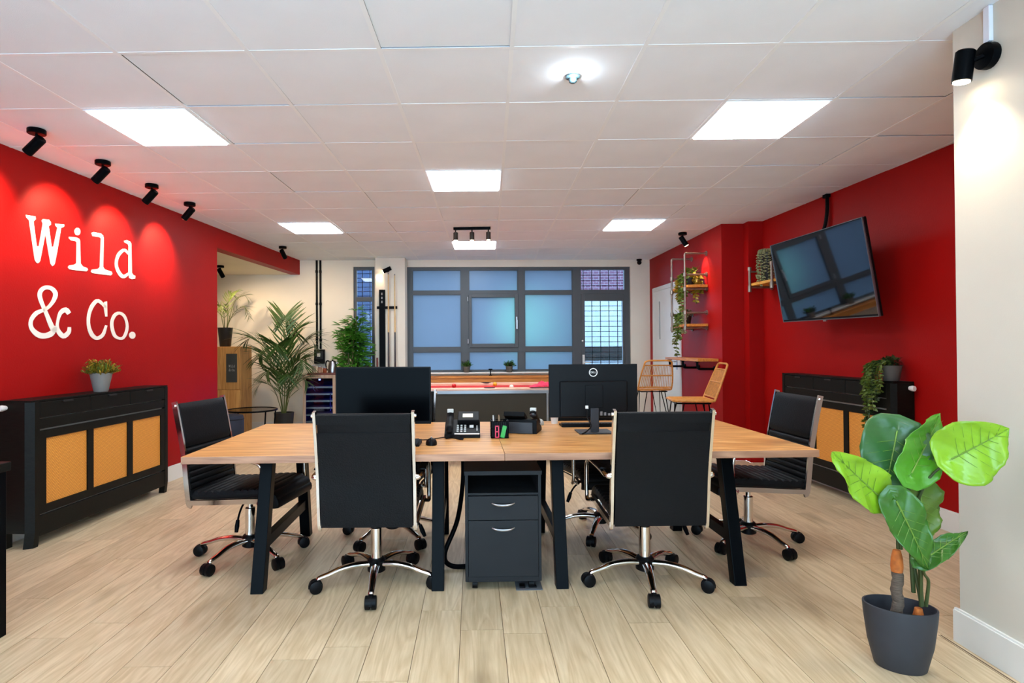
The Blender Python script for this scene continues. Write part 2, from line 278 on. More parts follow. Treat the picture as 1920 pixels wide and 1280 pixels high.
GLYPHS = {
 'W': dict(p=[[(0.222,2.171),(0.271,1.904),(0.283,1.889),(0.295,1.884),(0.308,1.893),(0.316,1.906),(0.327,1.954),(0.361,2.105),(0.407,1.899),(0.423,1.882),(0.437,1.89),(0.446,1.904),(0.471,2.011),(0.504,2.176),(0.531,2.19),(0.535,2.206),(0.45,2.196),(0.452,2.182),(0.471,2.169),(0.434,2.026),(0.418,2.019),(0.39,2.165),(0.41,2.18),(0.409,2.199),(0.392,2.212),(0.34,2.205),(0.329,2.19),(0.339,2.172),(0.305,2.006),(0.287,2.003),(0.259,2.171),(0.278,2.191),(0.275,2.209),(0.196,2.203),(0.2,2.186)]],
   s=[]),
 'i': dict(p=[[(0.694,2.186),(0.691,2.172),(0.682,2.16),(0.671,2.152),(0.657,2.15),(0.646,2.153),(0.638,2.162),(0.635,2.174),(0.638,2.187),(0.646,2.199),(0.657,2.207),(0.671,2.21),(0.682,2.207),(0.691,2.198)],[(0.58,2.124),(0.651,2.133),(0.681,2.128),(0.69,2.115),(0.696,1.94),(0.72,1.92),(0.765,1.913),(0.772,1.9),(0.756,1.887),(0.663,1.881),(0.582,1.88),(0.57,1.893),(0.582,1.909),(0.633,1.922),(0.653,1.935),(0.657,2.095),(0.645,2.102),(0.599,2.101),(0.58,2.112)]],
   s=[]),
 'l': dict(p=[[(0.809,2.198),(0.834,2.21),(0.914,2.213),(0.938,2.202),(0.945,2.184),(0.94,1.946),(0.958,1.929),(1.037,1.92),(1.046,1.904),(1.028,1.888),(0.911,1.883),(0.821,1.881),(0.804,1.89),(0.815,1.908),(0.879,1.921),(0.901,1.939),(0.914,2.174),(0.898,2.181),(0.821,2.175)]],
   s=[]),
 'd': dict(p=[[(1.19,2.204),(1.227,2.217),(1.269,2.211),(1.284,2.197),(1.291,1.943),(1.31,1.926),(1.338,1.922),(1.334,1.897),(1.291,1.886),(1.256,1.893),(1.246,1.927),(1.249,2.17),(1.237,2.186),(1.196,2.191)]],
   s=[([(1.259,2.106),(1.25,2.113),(1.238,2.124),(1.222,2.134),(1.199,2.138),(1.174,2.132),(1.153,2.12),(1.134,2.106),(1.118,2.092),(1.106,2.077),(1.095,2.06),(1.088,2.043),(1.082,2.026),(1.078,2.01),(1.076,1.994),(1.077,1.978),(1.08,1.962),(1.087,1.946),(1.097,1.929),(1.108,1.915),(1.121,1.902),(1.134,1.893),(1.149,1.885),(1.169,1.881),(1.193,1.883),(1.216,1.894),(1.236,1.909),(1.252,1.924),(1.263,1.934)],[(1.24,2.093),(1.229,2.099),(1.216,2.107),(1.202,2.113),(1.195,2.114),(1.189,2.111),(1.176,2.103),(1.162,2.091),(1.15,2.08),(1.139,2.068),(1.129,2.055),(1.121,2.04),(1.115,2.026),(1.112,2.013),(1.111,1.999),(1.112,1.986),(1.116,1.973),(1.123,1.96),(1.133,1.946),(1.145,1.934),(1.156,1.924),(1.166,1.918),(1.175,1.914),(1.181,1.913),(1.185,1.912),(1.196,1.915),(1.216,1.924),(1.235,1.935),(1.25,1.943)],False)]),
 '&': dict(p=[],
   s=[([(0.463,1.41),(0.459,1.417),(0.453,1.426),(0.447,1.437),(0.438,1.452),(0.426,1.472),(0.411,1.497),(0.395,1.523),(0.381,1.548),(0.368,1.572),(0.355,1.596),(0.344,1.618),(0.337,1.636),(0.332,1.65),(0.33,1.661),(0.331,1.669),(0.332,1.676),(0.336,1.684),(0.342,1.692),(0.35,1.699),(0.358,1.704),(0.367,1.707),(0.378,1.709),(0.39,1.709),(0.4,1.708),(0.41,1.704),(0.42,1.697),(0.428,1.689),(0.432,1.682),(0.433,1.675),(0.431,1.663),(0.426,1.65),(0.419,1.636),(0.41,1.622),(0.398,1.607),(0.384,1.593),(0.369,1.581),(0.349,1.572),(0.325,1.564),(0.299,1.556),(0.275,1.545),(0.257,1.53),(0.243,1.514),(0.232,1.498),(0.225,1.482),(0.221,1.466),(0.22,1.45),(0.223,1.434),(0.229,1.419),(0.239,1.404),(0.252,1.39),(0.267,1.377),(0.284,1.367),(0.302,1.36),(0.32,1.356),(0.339,1.355),(0.358,1.356),(0.377,1.359),(0.396,1.363),(0.416,1.37),(0.434,1.381),(0.448,1.397),(0.457,1.414),(0.463,1.43),(0.467,1.441)],[(0.436,1.395),(0.43,1.4),(0.421,1.408),(0.409,1.42),(0.398,1.436),(0.387,1.457),(0.375,1.483),(0.363,1.511),(0.351,1.536),(0.338,1.56),(0.325,1.583),(0.313,1.605),(0.304,1.625),(0.298,1.641),(0.295,1.655),(0.295,1.669),(0.298,1.682),(0.305,1.696),(0.316,1.709),(0.329,1.72),(0.344,1.728),(0.36,1.734),(0.378,1.737),(0.397,1.738),(0.415,1.735),(0.432,1.73),(0.448,1.721),(0.462,1.709),(0.472,1.693),(0.473,1.676),(0.468,1.658),(0.459,1.641),(0.449,1.625),(0.436,1.61),(0.421,1.594),(0.403,1.578),(0.384,1.564),(0.36,1.551),(0.335,1.541),(0.313,1.531),(0.296,1.522),(0.282,1.511),(0.27,1.499),(0.261,1.487),(0.254,1.475),(0.252,1.464),(0.252,1.453),(0.255,1.442),(0.26,1.433),(0.269,1.424),(0.281,1.415),(0.295,1.407),(0.307,1.401),(0.318,1.398),(0.329,1.395),(0.341,1.394),(0.354,1.394),(0.367,1.396),(0.38,1.4),(0.392,1.404),(0.402,1.409),(0.412,1.416),(0.423,1.428),(0.435,1.441),(0.443,1.45)],False),([(0.598,1.556),(0.594,1.562),(0.586,1.573),(0.573,1.584),(0.552,1.591),(0.53,1.587),(0.512,1.579),(0.496,1.567),(0.483,1.552),(0.475,1.534),(0.468,1.512),(0.463,1.491),(0.459,1.472),(0.456,1.456),(0.454,1.44),(0.454,1.425),(0.459,1.409),(0.468,1.394),(0.482,1.379),(0.499,1.366),(0.522,1.358),(0.548,1.362),(0.567,1.373),(0.581,1.385),(0.593,1.398),(0.599,1.413),(0.6,1.427),(0.599,1.438),(0.599,1.445)],[(0.565,1.536),(0.558,1.541),(0.55,1.549),(0.543,1.553),(0.544,1.553),(0.542,1.553),(0.533,1.551),(0.523,1.546),(0.513,1.539),(0.504,1.526),(0.494,1.508),(0.487,1.488),(0.483,1.47),(0.482,1.456),(0.484,1.443),(0.488,1.432),(0.494,1.423),(0.503,1.413),(0.515,1.403),(0.526,1.395),(0.529,1.394),(0.53,1.394),(0.54,1.398),(0.551,1.406),(0.559,1.413),(0.564,1.419),(0.566,1.428),(0.568,1.438),(0.569,1.445)],False)]),
 'C': dict(p=[[(0.951,1.662),(0.984,1.669),(0.987,1.545),(0.964,1.543),(0.948,1.614)]],
   s=[([(0.981,1.623),(0.966,1.635),(0.943,1.653),(0.918,1.67),(0.889,1.68),(0.859,1.676),(0.836,1.663),(0.819,1.647),(0.804,1.631),(0.791,1.613),(0.781,1.592),(0.773,1.571),(0.766,1.55),(0.762,1.528),(0.76,1.506),(0.76,1.484),(0.762,1.463),(0.767,1.441),(0.774,1.42),(0.784,1.4),(0.796,1.383),(0.811,1.37),(0.829,1.36),(0.85,1.353),(0.872,1.352),(0.894,1.355),(0.915,1.362),(0.935,1.373),(0.953,1.388),(0.966,1.408),(0.975,1.432),(0.982,1.455),(0.988,1.47)],[(0.961,1.608),(0.944,1.619),(0.92,1.635),(0.896,1.648),(0.88,1.652),(0.875,1.65),(0.864,1.643),(0.851,1.631),(0.838,1.617),(0.827,1.602),(0.816,1.585),(0.807,1.566),(0.8,1.546),(0.796,1.527),(0.794,1.507),(0.794,1.487),(0.797,1.468),(0.803,1.449),(0.812,1.431),(0.823,1.415),(0.833,1.402),(0.843,1.393),(0.853,1.386),(0.863,1.381),(0.872,1.38),(0.882,1.381),(0.896,1.386),(0.91,1.393),(0.922,1.402),(0.934,1.417),(0.946,1.438),(0.957,1.46),(0.964,1.474)],False)]),
 'o': dict(p=[],
   s=[([(1.129,1.569),(1.14,1.568),(1.153,1.565),(1.166,1.559),(1.177,1.552),(1.187,1.542),(1.197,1.528),(1.204,1.513),(1.209,1.499),(1.212,1.485),(1.213,1.471),(1.211,1.457),(1.208,1.443),(1.202,1.428),(1.193,1.412),(1.184,1.397),(1.175,1.387),(1.167,1.382),(1.159,1.379),(1.15,1.377),(1.14,1.377),(1.127,1.379),(1.113,1.384),(1.101,1.39),(1.092,1.397),(1.084,1.406),(1.076,1.42),(1.07,1.434),(1.065,1.449),(1.061,1.463),(1.058,1.476),(1.058,1.49),(1.059,1.502),(1.064,1.516),(1.071,1.529),(1.08,1.541),(1.089,1.551),(1.098,1.558),(1.109,1.563),(1.12,1.567)],[(1.132,1.594),(1.152,1.592),(1.172,1.587),(1.19,1.579),(1.206,1.568),(1.218,1.554),(1.228,1.538),(1.236,1.521),(1.242,1.504),(1.245,1.488),(1.247,1.472),(1.246,1.456),(1.243,1.439),(1.236,1.421),(1.227,1.403),(1.215,1.386),(1.202,1.373),(1.187,1.363),(1.17,1.357),(1.152,1.355),(1.135,1.356),(1.117,1.358),(1.098,1.362),(1.078,1.369),(1.061,1.379),(1.048,1.394),(1.039,1.41),(1.032,1.426),(1.027,1.442),(1.023,1.458),(1.021,1.473),(1.021,1.489),(1.024,1.505),(1.029,1.521),(1.037,1.538),(1.046,1.553),(1.059,1.567),(1.074,1.578),(1.092,1.586),(1.111,1.592)],True)]),
 '.': dict(p=[[(1.338,1.398),(1.334,1.384),(1.322,1.373),(1.306,1.367),(1.287,1.367),(1.271,1.373),(1.259,1.383),(1.255,1.396),(1.259,1.41),(1.271,1.42),(1.287,1.427),(1.306,1.427),(1.322,1.422),(1.334,1.411)]],
   s=[]),
}
# ================================================================ THE ROOM
YR = -1.6                                                  # rear wall (behind the camera)
def lwx(y): return -3.191 + .05206 * (y - 3.743)
def rwx(y): return 3.134 - .06 * (y - 3.968)
def rix(y): return 2.588 - .0228 * (y - 6.515)
def bwy(x): return 8.929 + .04809 * (x + 2.921)
REG = [[(lwx(YR), YR), (2.01, YR), (2.01, 2.54), (lwx(2.54), 2.54)],
       [(lwx(2.54), 2.54), (rwx(2.54), 2.54), (rwx(6.39), 6.39), (lwx(6.39), 6.39)],
       [(lwx(6.39), 6.39), (2.83, 6.39), (2.83, 6.512), (lwx(6.512), 6.512)],
       [(lwx(6.512), 6.512), (2.588, 6.512), (2.527, 9.191), (-2.921, 8.929)]]
ALC = [(-4.55, 6.47), (lwx(6.47), 6.47), (-2.921, 8.929), (-4.55, bwy(-4.55))]
def clip(poly, reg):
    out = list(poly)
    for i in range(len(reg)):
        a = reg[i]; b = reg[(i + 1) % len(reg)]; inp = out; out = []
        if not inp: return []
        sd = lambda p: (b[0] - a[0]) * (p[1] - a[1]) - (b[1] - a[1]) * (p[0] - a[0])
        for k in range(len(inp)):
            p = inp[k]; q = inp[(k + 1) % len(inp)]; dp = sd(p); dq = sd(q)
            if dp >= 0: out.append(p)
            if dp * dq < 0:
                t = dp / (dp - dq); out.append((p[0] + t * (q[0] - p[0]), p[1] + t * (q[1] - p[1])))
    return out
def area(p): return abs(sum(p[i][0] * p[(i + 1) % len(p)][1] - p[(i + 1) % len(p)][0] * p[i][1] for i in range(len(p)))) / 2 if p else 0

# ---- floor: sub-floor plus oak planks
mb = MB()
for r in REG + [ALC]: mb.prism(r, -.06, -.004, lambda u, v, d: (u, v, d))
floor = struct(obj('floor', mb, SUBFL, smooth=0, fix=False), 'pale oak plank floor running away from the camera')
PA = .027; PW = .193; PL = 1.38; GAP = .0026
cu, su = math.cos(PA), math.sin(PA)
def pw(u, v): return (u * cu - v * su, u * su + v * cu)
full = None; restmb = MB(); count = 0
for i in range(-24, 20):
    u0 = -.068 + i * PW; st = random.random() * PL
    for j in range(-3, 9):
        v0 = -1.7 + st - PL + j * PL
        q = [pw(u0 + GAP / 2, v0 + GAP / 2), pw(u0 + PW - GAP / 2, v0 + GAP / 2), pw(u0 + PW - GAP / 2, v0 + PL - GAP / 2), pw(u0 + GAP / 2, v0 + PL - GAP / 2)]
        pcs = [c for c in (clip(q, r) for r in REG + [ALC]) if area(c) > .002]
        if not pcs: continue
        tot = sum(area(c) for c in pcs); cx, cy = pw(u0 + PW / 2, v0 + PL / 2)
        if max(p[1] for c in pcs for p in c) < 1.55 or count >= 296:
            for c in pcs: restmb.prism(c, -.004, 0, lambda u, v, d: (u, v, d))
            continue
        count += 1
        def loc2(p): return ((p[0] - cx) * cu + (p[1] - cy) * su, -(p[0] - cx) * su + (p[1] - cy) * cu)
        if tot > area(q) * .9995:
            if full is None:
                m2 = MB(); m2.box(-PW / 2 + GAP / 2, PW / 2 - GAP / 2, -PL / 2 + GAP / 2, PL / 2 - GAP / 2, -.004, 0); full = obj('plank', m2, PLANK, floor, 0, loc=(cx, cy, 0), rot=(0, 0, PA))
            else: obj('plank', None, None, floor, mesh=full.data, loc=(cx, cy, 0), rot=(0, 0, PA))
        else:
            m2 = MB()
            for c in pcs: m2.prism([loc2(p) for p in c], -.004, 0, lambda u, v, d: (u, v, d))
            obj('plank', m2, PLANK, floor, 0, loc=(cx, cy, 0), rot=(0, 0, PA))
stuff(obj('plank', restmb, PLANK, floor, 0))

# ---- ceiling: void slab, bars and 600 mm tiles
mb = MB()
for r in REG: mb.prism(r, CEIL + .03, CEIL + .10, lambda u, v, d: (u, v, d))
ceiling = struct(obj('ceiling', mb, VOID, smooth=0, fix=False), 'suspended white tile ceiling in a metal grid')
GX, GY = .1087, 2.6178
LIGHTS = {(-4, 1), (2, 1), (-1, 3), (-4, 6), (2, 6), (-1, 8), (-1, -2), (-4, -4), (2, -4)}
BWD = .020
tfull = None
for i in range(-7, 6):
    for j in range(-8, 12):
        x0, y0 = GX + .6 * i, GY + .6 * j
        if (i, j) in LIGHTS: continue
        e = .0095
        q = [(x0 + e, y0 + e), (x0 + .6 - e, y0 + e), (x0 + .6 - e, y0 + .6 - e), (x0 + e, y0 + .6 - e)]
        pcs = [c for c in (clip(q, r) for r in REG) if area(c) > .0008]
        if not pcs: continue
        cx, cy = x0 + .3, y0 + .3
        dz = random.uniform(.0, .0015) + (.004 if random.random() < .12 else 0)
        rx = random.gauss(0, .0025) if random.random() < .5 else 0; ry = random.gauss(0, .0015)
        if sum(area(c) for c in pcs) > area(q) * .9995:
            if tfull is None:
                m2 = MB(); m2.box(-.3 + e, .3 - e, -.3 + e, .3 - e, 0, .015); tfull = obj('ceiling_tile', m2, TILE, ceiling, 0, loc=(cx, cy, CEIL + .0016 + dz), rot=(rx, ry, 0))
            else: obj('ceiling_tile', None, None, ceiling, mesh=tfull.data, loc=(cx, cy, CEIL + .0016 + dz), rot=(rx, ry, 0))
        else:
            m2 = MB()
            for c in pcs: m2.prism([(p[0] - cx, p[1] - cy) for p in c], 0, .015, lambda u, v, d: (u, v, d))
            obj('ceiling_tile', m2, TILE, ceiling, 0, loc=(cx, cy, CEIL + .0016))
for i in range(-7, 7):
    x = GX + .6 * i; m2 = MB()
    for r in REG:
        c = clip([(x - BWD / 2, -2), (x + BWD / 2, -2), (x + BWD / 2, 10), (x - BWD / 2, 10)], r)
        if area(c) > .001: m2.prism(c, CEIL, CEIL + .002, lambda u, v, d: (u, v, d))
    if m2.v: obj('main_runner', m2, TBAR, ceiling, 0)
for j in range(-8, 12):
    y = GY + .6 * j; m2 = MB()
    for r in REG:
        c = clip([(-4, y - BWD / 2), (4, y - BWD / 2), (4, y + BWD / 2), (-4, y + BWD / 2)], r)
        if area(c) > .001: m2.prism(c, CEIL + .0003, CEIL + .002, lambda u, v, d: (u, v, d))
    if m2.v: obj('cross_tee', m2, TBAR, ceiling, 0)

# ---- light panels, one tile each
plab = {(-4, 1): 'square white ceiling light panel nearest the painted wall lettering', (2, 1): 'square white ceiling light panel closest to the wall television side, nearest the camera',
        (-1, 3): 'square white ceiling light panel alone in the middle of the ceiling', (-4, 6): 'small-looking square ceiling light panel in front of the alcove opening',
        (2, 6): 'square ceiling light panel in front of the pipe shelves', (-1, 8): 'square ceiling light panel right behind the three-lamp spotlight bar',
        (-1, -2): 'square ceiling light panel above the camera', (-4, -4): 'square ceiling light panel behind the camera near the red wall', (2, -4): 'square ceiling light panel behind the camera near the white wall'}
for k in sorted(LIGHTS):
    x0, y0 = GX + .6 * k[0], GY + .6 * k[1]
    t = thing('ceiling_light_panel', plab[k], 'ceiling light', (x0 + .3, y0 + .3, CEIL), 0, 'square ceiling light panels')
    m2 = MB()
    for a in ((-.29, .29, -.29, -.275), (-.29, .29, .275, .29), (-.29, -.275, -.275, .275), (.275, .29, -.275, .275)): m2.box(*a, -.004, .014)
    obj('frame', m2, TBAR, t, 0)
    m2 = MB(); m2.box(-.2745, .2745, -.2745, .2745, -.010, .010); obj('diffuser', m2, LED, t, 0)

# ---- walls
TOP = CEIL + .10
mb = MB(); LW.wall(mb, -5.4, 2.733, 0, TOP, -.14, 0); LW.wall(mb, 2.733, 5.192, 2.405, TOP, -.14, 0)
wall_left = struct(obj('wall_left', mb, RED, smooth=0), 'deep red wall with white lettering and an alcove opening')
mb = MB()
for s0, s1, z0, z1 in ((-1.75, .82, 0, TOP), (.82, 1.146, 0, .95), (.82, 1.146, 2.525, TOP), (1.146, 1.632, 0, TOP), (1.632, 4.305, 0, .884), (1.632, 5.145, 2.52, TOP), (5.145, 5.70, 0, TOP)):
    BW.wall(mb, s0, s1, z0, z1, -.22, 0)
struct(obj('wall_back', mb, WHITE, smooth=0), 'cream white back wall around the windows')
mb = MB(); mb.box(-1.717, -1.268, 8.74, 8.98, 0, CEIL + .0004)
struct(obj('wall_back_pillar', mb, WHITE, smooth=0, bevel=.004), 'cream white pier carrying the cue rack')
mb = MB(); RW.wall(mb, -1.43, 2.43, 0, TOP, -.14, 0)
struct(obj('wall_right', mb, RED, smooth=0), 'deep red wall behind the television')
mb = MB(); mb.prism([(2.832, 6.39), (3.14, 6.39), (3.14, 6.66), (2.832, 6.66)], 0, TOP, lambda u, v, d: (u, v, d))
struct(obj('wall_right_pier', mb, RED, smooth=0), 'narrow red pier beside the small pipe shelf')
mb = MB(); mb.prism([(2.588, 6.515), (2.831, 6.512), (2.831, 6.66), (2.69, 9.45), (2.521, 9.45)], 0, TOP, lambda u, v, d: (u, v, d))
struct(obj('wall_right_inner', mb, RED, smooth=0), 'red wall with the white door and pipe shelves')
mb = MB(); mb.prism([(2.01, YR), (2.20, YR), (2.20, 2.40), (3.24, 2.40), (3.24, 2.54), (2.01, 2.54)], 0, TOP, lambda u, v, d: (u, v, d))
struct(obj('wall_right_near', mb, PILLAR, smooth=0, bevel=.004), 'pale grey-white wall end with a spotlight at the right edge')
# alcove shell
mb = MB(); mb.box(-4.69, -4.55, 6.33, 9.1, 0, 2.56); mb.box(-4.55, lwx(6.47) - .14, 6.33, 6.47, 0, 2.56)
struct(obj('wall_alcove', mb, CREAM, smooth=0), 'cream side walls of the alcove')
mb = MB(); mb.prism([(-4.55, 6.47), (lwx(6.47) - .139, 6.47), (-2.921 - .139, 8.93), (-4.55, bwy(-4.55))], 2.405, 2.56, lambda u, v, d: (u, v, d))
struct(obj('ceiling_alcove', mb, CREAM, smooth=0), 'low cream ceiling inside the alcove')
# rear wall with a glazed shopfront behind the camera
mb = MB()
for a in ((-3.62, -3.2, 0, TOP), (1.9, 2.2, 0, TOP), (-3.2, 1.9, 0, .10), (-3.2, 1.9, 2.56, TOP)): mb.box(a[0], a[1], YR - .2, YR, a[2], a[3])
struct(obj('wall_rear', mb, WHITE, smooth=0), 'white wall around the shopfront behind the camera')
w3 = empty_struct('window_3', (-.65, YR, .10), 0, 'glazed shopfront behind the camera')
mb = MB()
for x in (-2.55, -.87, .81, 2.49): mb.box(x, x + .06, -.12, -.06, 0, 2.46)
mb.box(-2.55, 2.55, -.12, -.06, 0, .06); mb.box(-2.55, 2.55, -.12, -.06, 2.40, 2.46)
obj('frame', mb, FRAME, w3, 0)
for x0, x1 in ((-2.49, -.87), (-.81, .81), (.87, 2.49)):
    mb = MB(); mb.box(x0, x1, -.095, -.089, .06, 2.40); obj('pane', mb, GLASS, w3, 0)

# ---- baseboards
def board(name, line, s0, s1, lab, mat=SKIRT):
    mb = MB(); line.wall(mb, s0, s1, 0, .135, 0, .016); line.wall(mb, s0, s1, .135, .143, 0, .010)
    return struct(obj(name, mb, mat, smooth=0), lab)
board('baseboard_left', LW, -5.3, 2.733, 'white skirting along the red wall with lettering')
board('baseboard_right', RW, -1.40, 2.42, 'white skirting below the television wall')
board('baseboard_back', BW, -1.6, 4.29, 'white skirting along the back wall')
board('baseboard_right_inner', RI, .02, 1.25, 'white skirting below the pipe shelves')
PN = Line((2.01, -1.5), (2.01, 2.54), True)
board('baseboard_right_near', PN, 0, 4.056, 'deep white skirting at the foot of the pale wall end')
mb = MB(); mb.box(1.970, 1.976, -1.5, 2.6, 0, .001); mb.box(1.962, 1.9635, -1.5, 2.6, 0, .001)
struct(obj('trim_1', mb, SUBFL, smooth=0), 'thin floor trim line beside the pale wall end')

# ---- big window (local x along the wall, y into the wall)
w1 = empty_struct('window_1', (BW.a.x, BW.a.y, 0), BW.ang, 'wide grey-framed window with frosted blue panes')
YF0, YF1 = .035, .105
def wbox(parent, name, s0, s1, z0, z1, mat, y0=YF0, y1=YF1, bevel=0):
    mb = MB(); mb.box(s0, s1, y0, y1, z0, z1); return obj(name, mb, mat, parent, 0, bevel)
for s0, s1 in ((1.632, 1.726), (2.487, 2.604), (3.378, 3.478), (4.24, 4.305)): wbox(w1, 'mullion', s0, s1, .884, 2.52, FRAME)
cols = ((1.726, 2.487), (2.604, 3.378), (3.478, 4.24))
for s0, s1 in cols:
    for z0, z1 in ((2.479, 2.52), (2.097, 2.147), (1.199, 1.266), (.884, .905)): wbox(w1, 'transom', s0, s1, z0, z1, FRAME, YF0 + .004)
    for z0, z1 in ((2.147, 2.479), (1.266, 2.097), (.905, 1.199)):
        if s0 == 2.604 and z0 == 1.266: continue
        wbox(w1, 'pane', s0, s1, z0, z1, FROST, .066, .072)
        mb = MB()
        for a in ((s0, s0 + .012, z0, z1), (s1 - .012, s1, z0, z1), (s0 + .012, s1 - .012, z0, z0 + .012), (s0 + .012, s1 - .012, z1 - .012, z1)): mb.box(a[0], a[1], .048, .066, a[2], a[3])
        obj('glazing_bead', mb, FRAME, w1, 0)
mb = MB()
for a in ((2.604, 2.650, 1.266, 2.097), (3.325, 3.378, 1.266, 2.097), (2.650, 3.325, 1.266, 1.322), (2.650, 3.325, 2.045, 2.097)): mb.box(a[0], a[1], .012, .09, a[2], a[3])
sash = obj('casement_sash', mb, FRAME, w1, 0, .003)
wbox(sash, 'pane', 2.650, 3.325, 1.322, 2.045, FROST, .05, .056)
mb = MB(); mb.box(3.343, 3.361, -.004, .012, 1.60, 1.74); mb.box(3.341, 3.363, -.03, -.012, 1.55, 1.69); mb.cyl((3.352, -.02, 1.66), (3.352, .0, 1.66), .008)
obj('handle', mb, SATIN, sash, 30, .002)
for z in (1.36, 2.02):
    mb = MB(); mb.cyl((2.592, .015, z - .035), (2.592, .015, z + .035), .010); obj('hinge', mb, SATIN, sash)
# outside door in the last bay
d1 = empty_struct('door_1', (BW.a.x, BW.a.y, 0), BW.ang, 'grey glazed outside door with a clear pane and fanlight')
for a in ((4.305, 4.372, 0, 2.52), (5.060, 5.145, 0, 2.52), (4.372, 5.060, 2.478, 2.52), (4.372, 5.060, 2.100, 2.162)): wbox(d1, 'door_frame', *a, FRAME)
wbox(d1, 'fanlight_pane', 4.372, 5.060, 2.162, 2.478, TINT, .066, .072)
leaf = MB()
for a in ((4.374, 4.428, .01, 2.098), (5.030, 5.058, .01, 2.098), (4.428, 5.030, 1.985, 2.098), (4.428, 5.030, .01, .60)): leaf.box(a[0], a[1], .03, .085, a[2], a[3])
leaf = obj('door_leaf', leaf, FRAME, d1, 0, .003)
wbox(leaf, 'pane', 4.428, 5.030, .60, 1.985, TINT, .055, .061)
mb = MB(); mb.box(4.386, 4.418, .018, .03, .92, 1.14); mb.cyl((4.402, .018, 1.02), (4.402, -.03, 1.02), .009); mb.cyl((4.402, -.026, 1.02), (4.50, -.026, 1.02), .009); obj('handle_plate', mb, WHITEP, leaf)
mb = MB(); mb.cyl((4.388, .02, 1.36), (4.388, .03, 1.36), .014); obj('lock', mb, WHITEP, leaf)
# narrow window
w2 = empty_struct('window_2', (BW.a.x, BW.a.y, 0), BW.ang, 'narrow grey window behind the bamboo plant')
for a in ((.82, .866, .95, 2.525), (1.10, 1.146, .95, 2.525), (.866, 1.10, 2.48, 2.525), (.866, 1.10, 1.99, 2.06), (.866, 1.10, 1.14, 1.20), (.866, 1.10, .95, .99)): wbox(w2, 'frame_bar', *a, FRAME)
for z0, z1 in ((2.06, 2.48), (1.20, 1.99), (.99, 1.14)): wbox(w2, 'pane', .866, 1.10, z0, z1, TINT, .066, .072)
# sill
mb = MB(); BW.wall(mb, 1.66, 4.29, .862, .884, -.03, .14)
struct(obj('trim_2', mb, SKIRT, smooth=0, bevel=.004), 'white window sill')
# white panel door on the inner red wall
d2 = empty_struct('door_2', (RI.a.x, RI.a.y, 0), RI.ang - PI, 'white door with a narrow vision slot')   # local x towards camera, -y into room
mb = MB()
for x0, x1, z0, z1 in ((-2.49, -2.43, 0, 2.15), (-1.34, -1.28, 0, 2.15), (-2.43, -1.34, 2.09, 2.15)): mb.box(x0, x1, -.02, 0, z0, z1)
obj('door_frame', mb, SKIRT, d2, 0, .003)
mb = MB(); mb.box(-2.43, -2.19, -.016, 0, .006, 2.088); mb.box(-2.12, -1.342, -.016, 0, .006, 2.088); mb.box(-2.19, -2.12, -.016, 0, .006, 1.37); mb.box(-2.19, -2.12, -.016, 0, 1.93, 2.088)
dl = obj('door_leaf', mb, pm('door_white', (236, 236, 230), .4, var=.02), d2, 0)
mb = MB(); mb.box(-2.19, -2.12, -.010, -.004, 1.37, 1.93); obj('vision_pane', mb, pm('slot_glass', (150, 156, 156), .2), dl, 0)
mb = MB(); mb.box(-1.44, -1.40, -.024, -.016, .95, 1.15); mb.cyl((-1.42, -.02, 1.06), (-1.42, -.06, 1.06), .009); mb.cyl((-1.42, -.056, 1.06), (-1.53, -.056, 1.06), .009); obj('handle', mb, SATIN, dl)

# ---- outside: yard, neighbouring building, security grilles
mb = MB(); mb.box(-12, 12, 9.6, 24, -.12, -.06); struct(obj('floor_yard', mb, pm('asphalt', (70, 72, 76), .9), smooth=0), 'grey yard outside the windows')
nb = thing('neighbouring_building', 'brick building with pale shutter seen through the clear outside door pane', 'building', (3.6, 13.5, -.06))
m = pm('far_brick', (150, 104, 120), .9, var=.15); N = m.node_tree.nodes; Lk = m.node_tree.links
br = N.new('ShaderNodeTexBrick'); br.inputs['Scale'].default_value = 4; br.inputs['Color1'].default_value = rgb(150, 104, 120); br.inputs['Color2'].default_value = rgb(126, 84, 104); br.inputs['Mortar'].default_value = rgb(176, 160, 170)
tc = N.new('ShaderNodeTexCoord'); sx = N.new('ShaderNodeSeparateXYZ'); cb = N.new('ShaderNodeCombineXYZ'); Lk.new(tc.outputs['Object'], sx.inputs[0]); Lk.new(sx.outputs['X'], cb.inputs['X']); Lk.new(sx.outputs['Z'], cb.inputs['Y']); Lk.new(cb.outputs[0], br.inputs['Vector']); Lk.new(br.outputs[0], N['Principled BSDF'].inputs['Base Color'])
mb = MB(); mb.box(-1.6, 3.2, 0, .3, 2.55, 4.2); mb.box(-1.6, 3.2, 0, .3, 0, .5); obj('brick_wall', mb, m, nb, 0)
mb = MB(); mb.box(-1.6, 3.2, .02, .28, .5, 1.0); mb.box(-1.6, 3.2, .02, .28, 1.32, 2.55); obj('rendered_wall', mb, pm('pale_render', (228, 234, 238), .8), nb, 0)
mb = MB(); mb.box(-1.6, 3.2, -.02, .28, 1.0, 1.32); obj('dark_band', mb, pm('dark_band', (60, 58, 52), .8), nb, 0)
nc = thing('boundary_wall', 'blue-grey yard wall seen through the narrow window', 'wall', (-3.1, 12.0, -.06))
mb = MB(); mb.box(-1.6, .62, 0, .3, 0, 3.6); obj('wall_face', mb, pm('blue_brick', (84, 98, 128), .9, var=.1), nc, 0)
mb = MB(); mb.box(-1.66, .68, -.04, .34, 3.6, 3.68); obj('coping', mb, pm('coping', (120, 124, 132), .9), nc, 0)
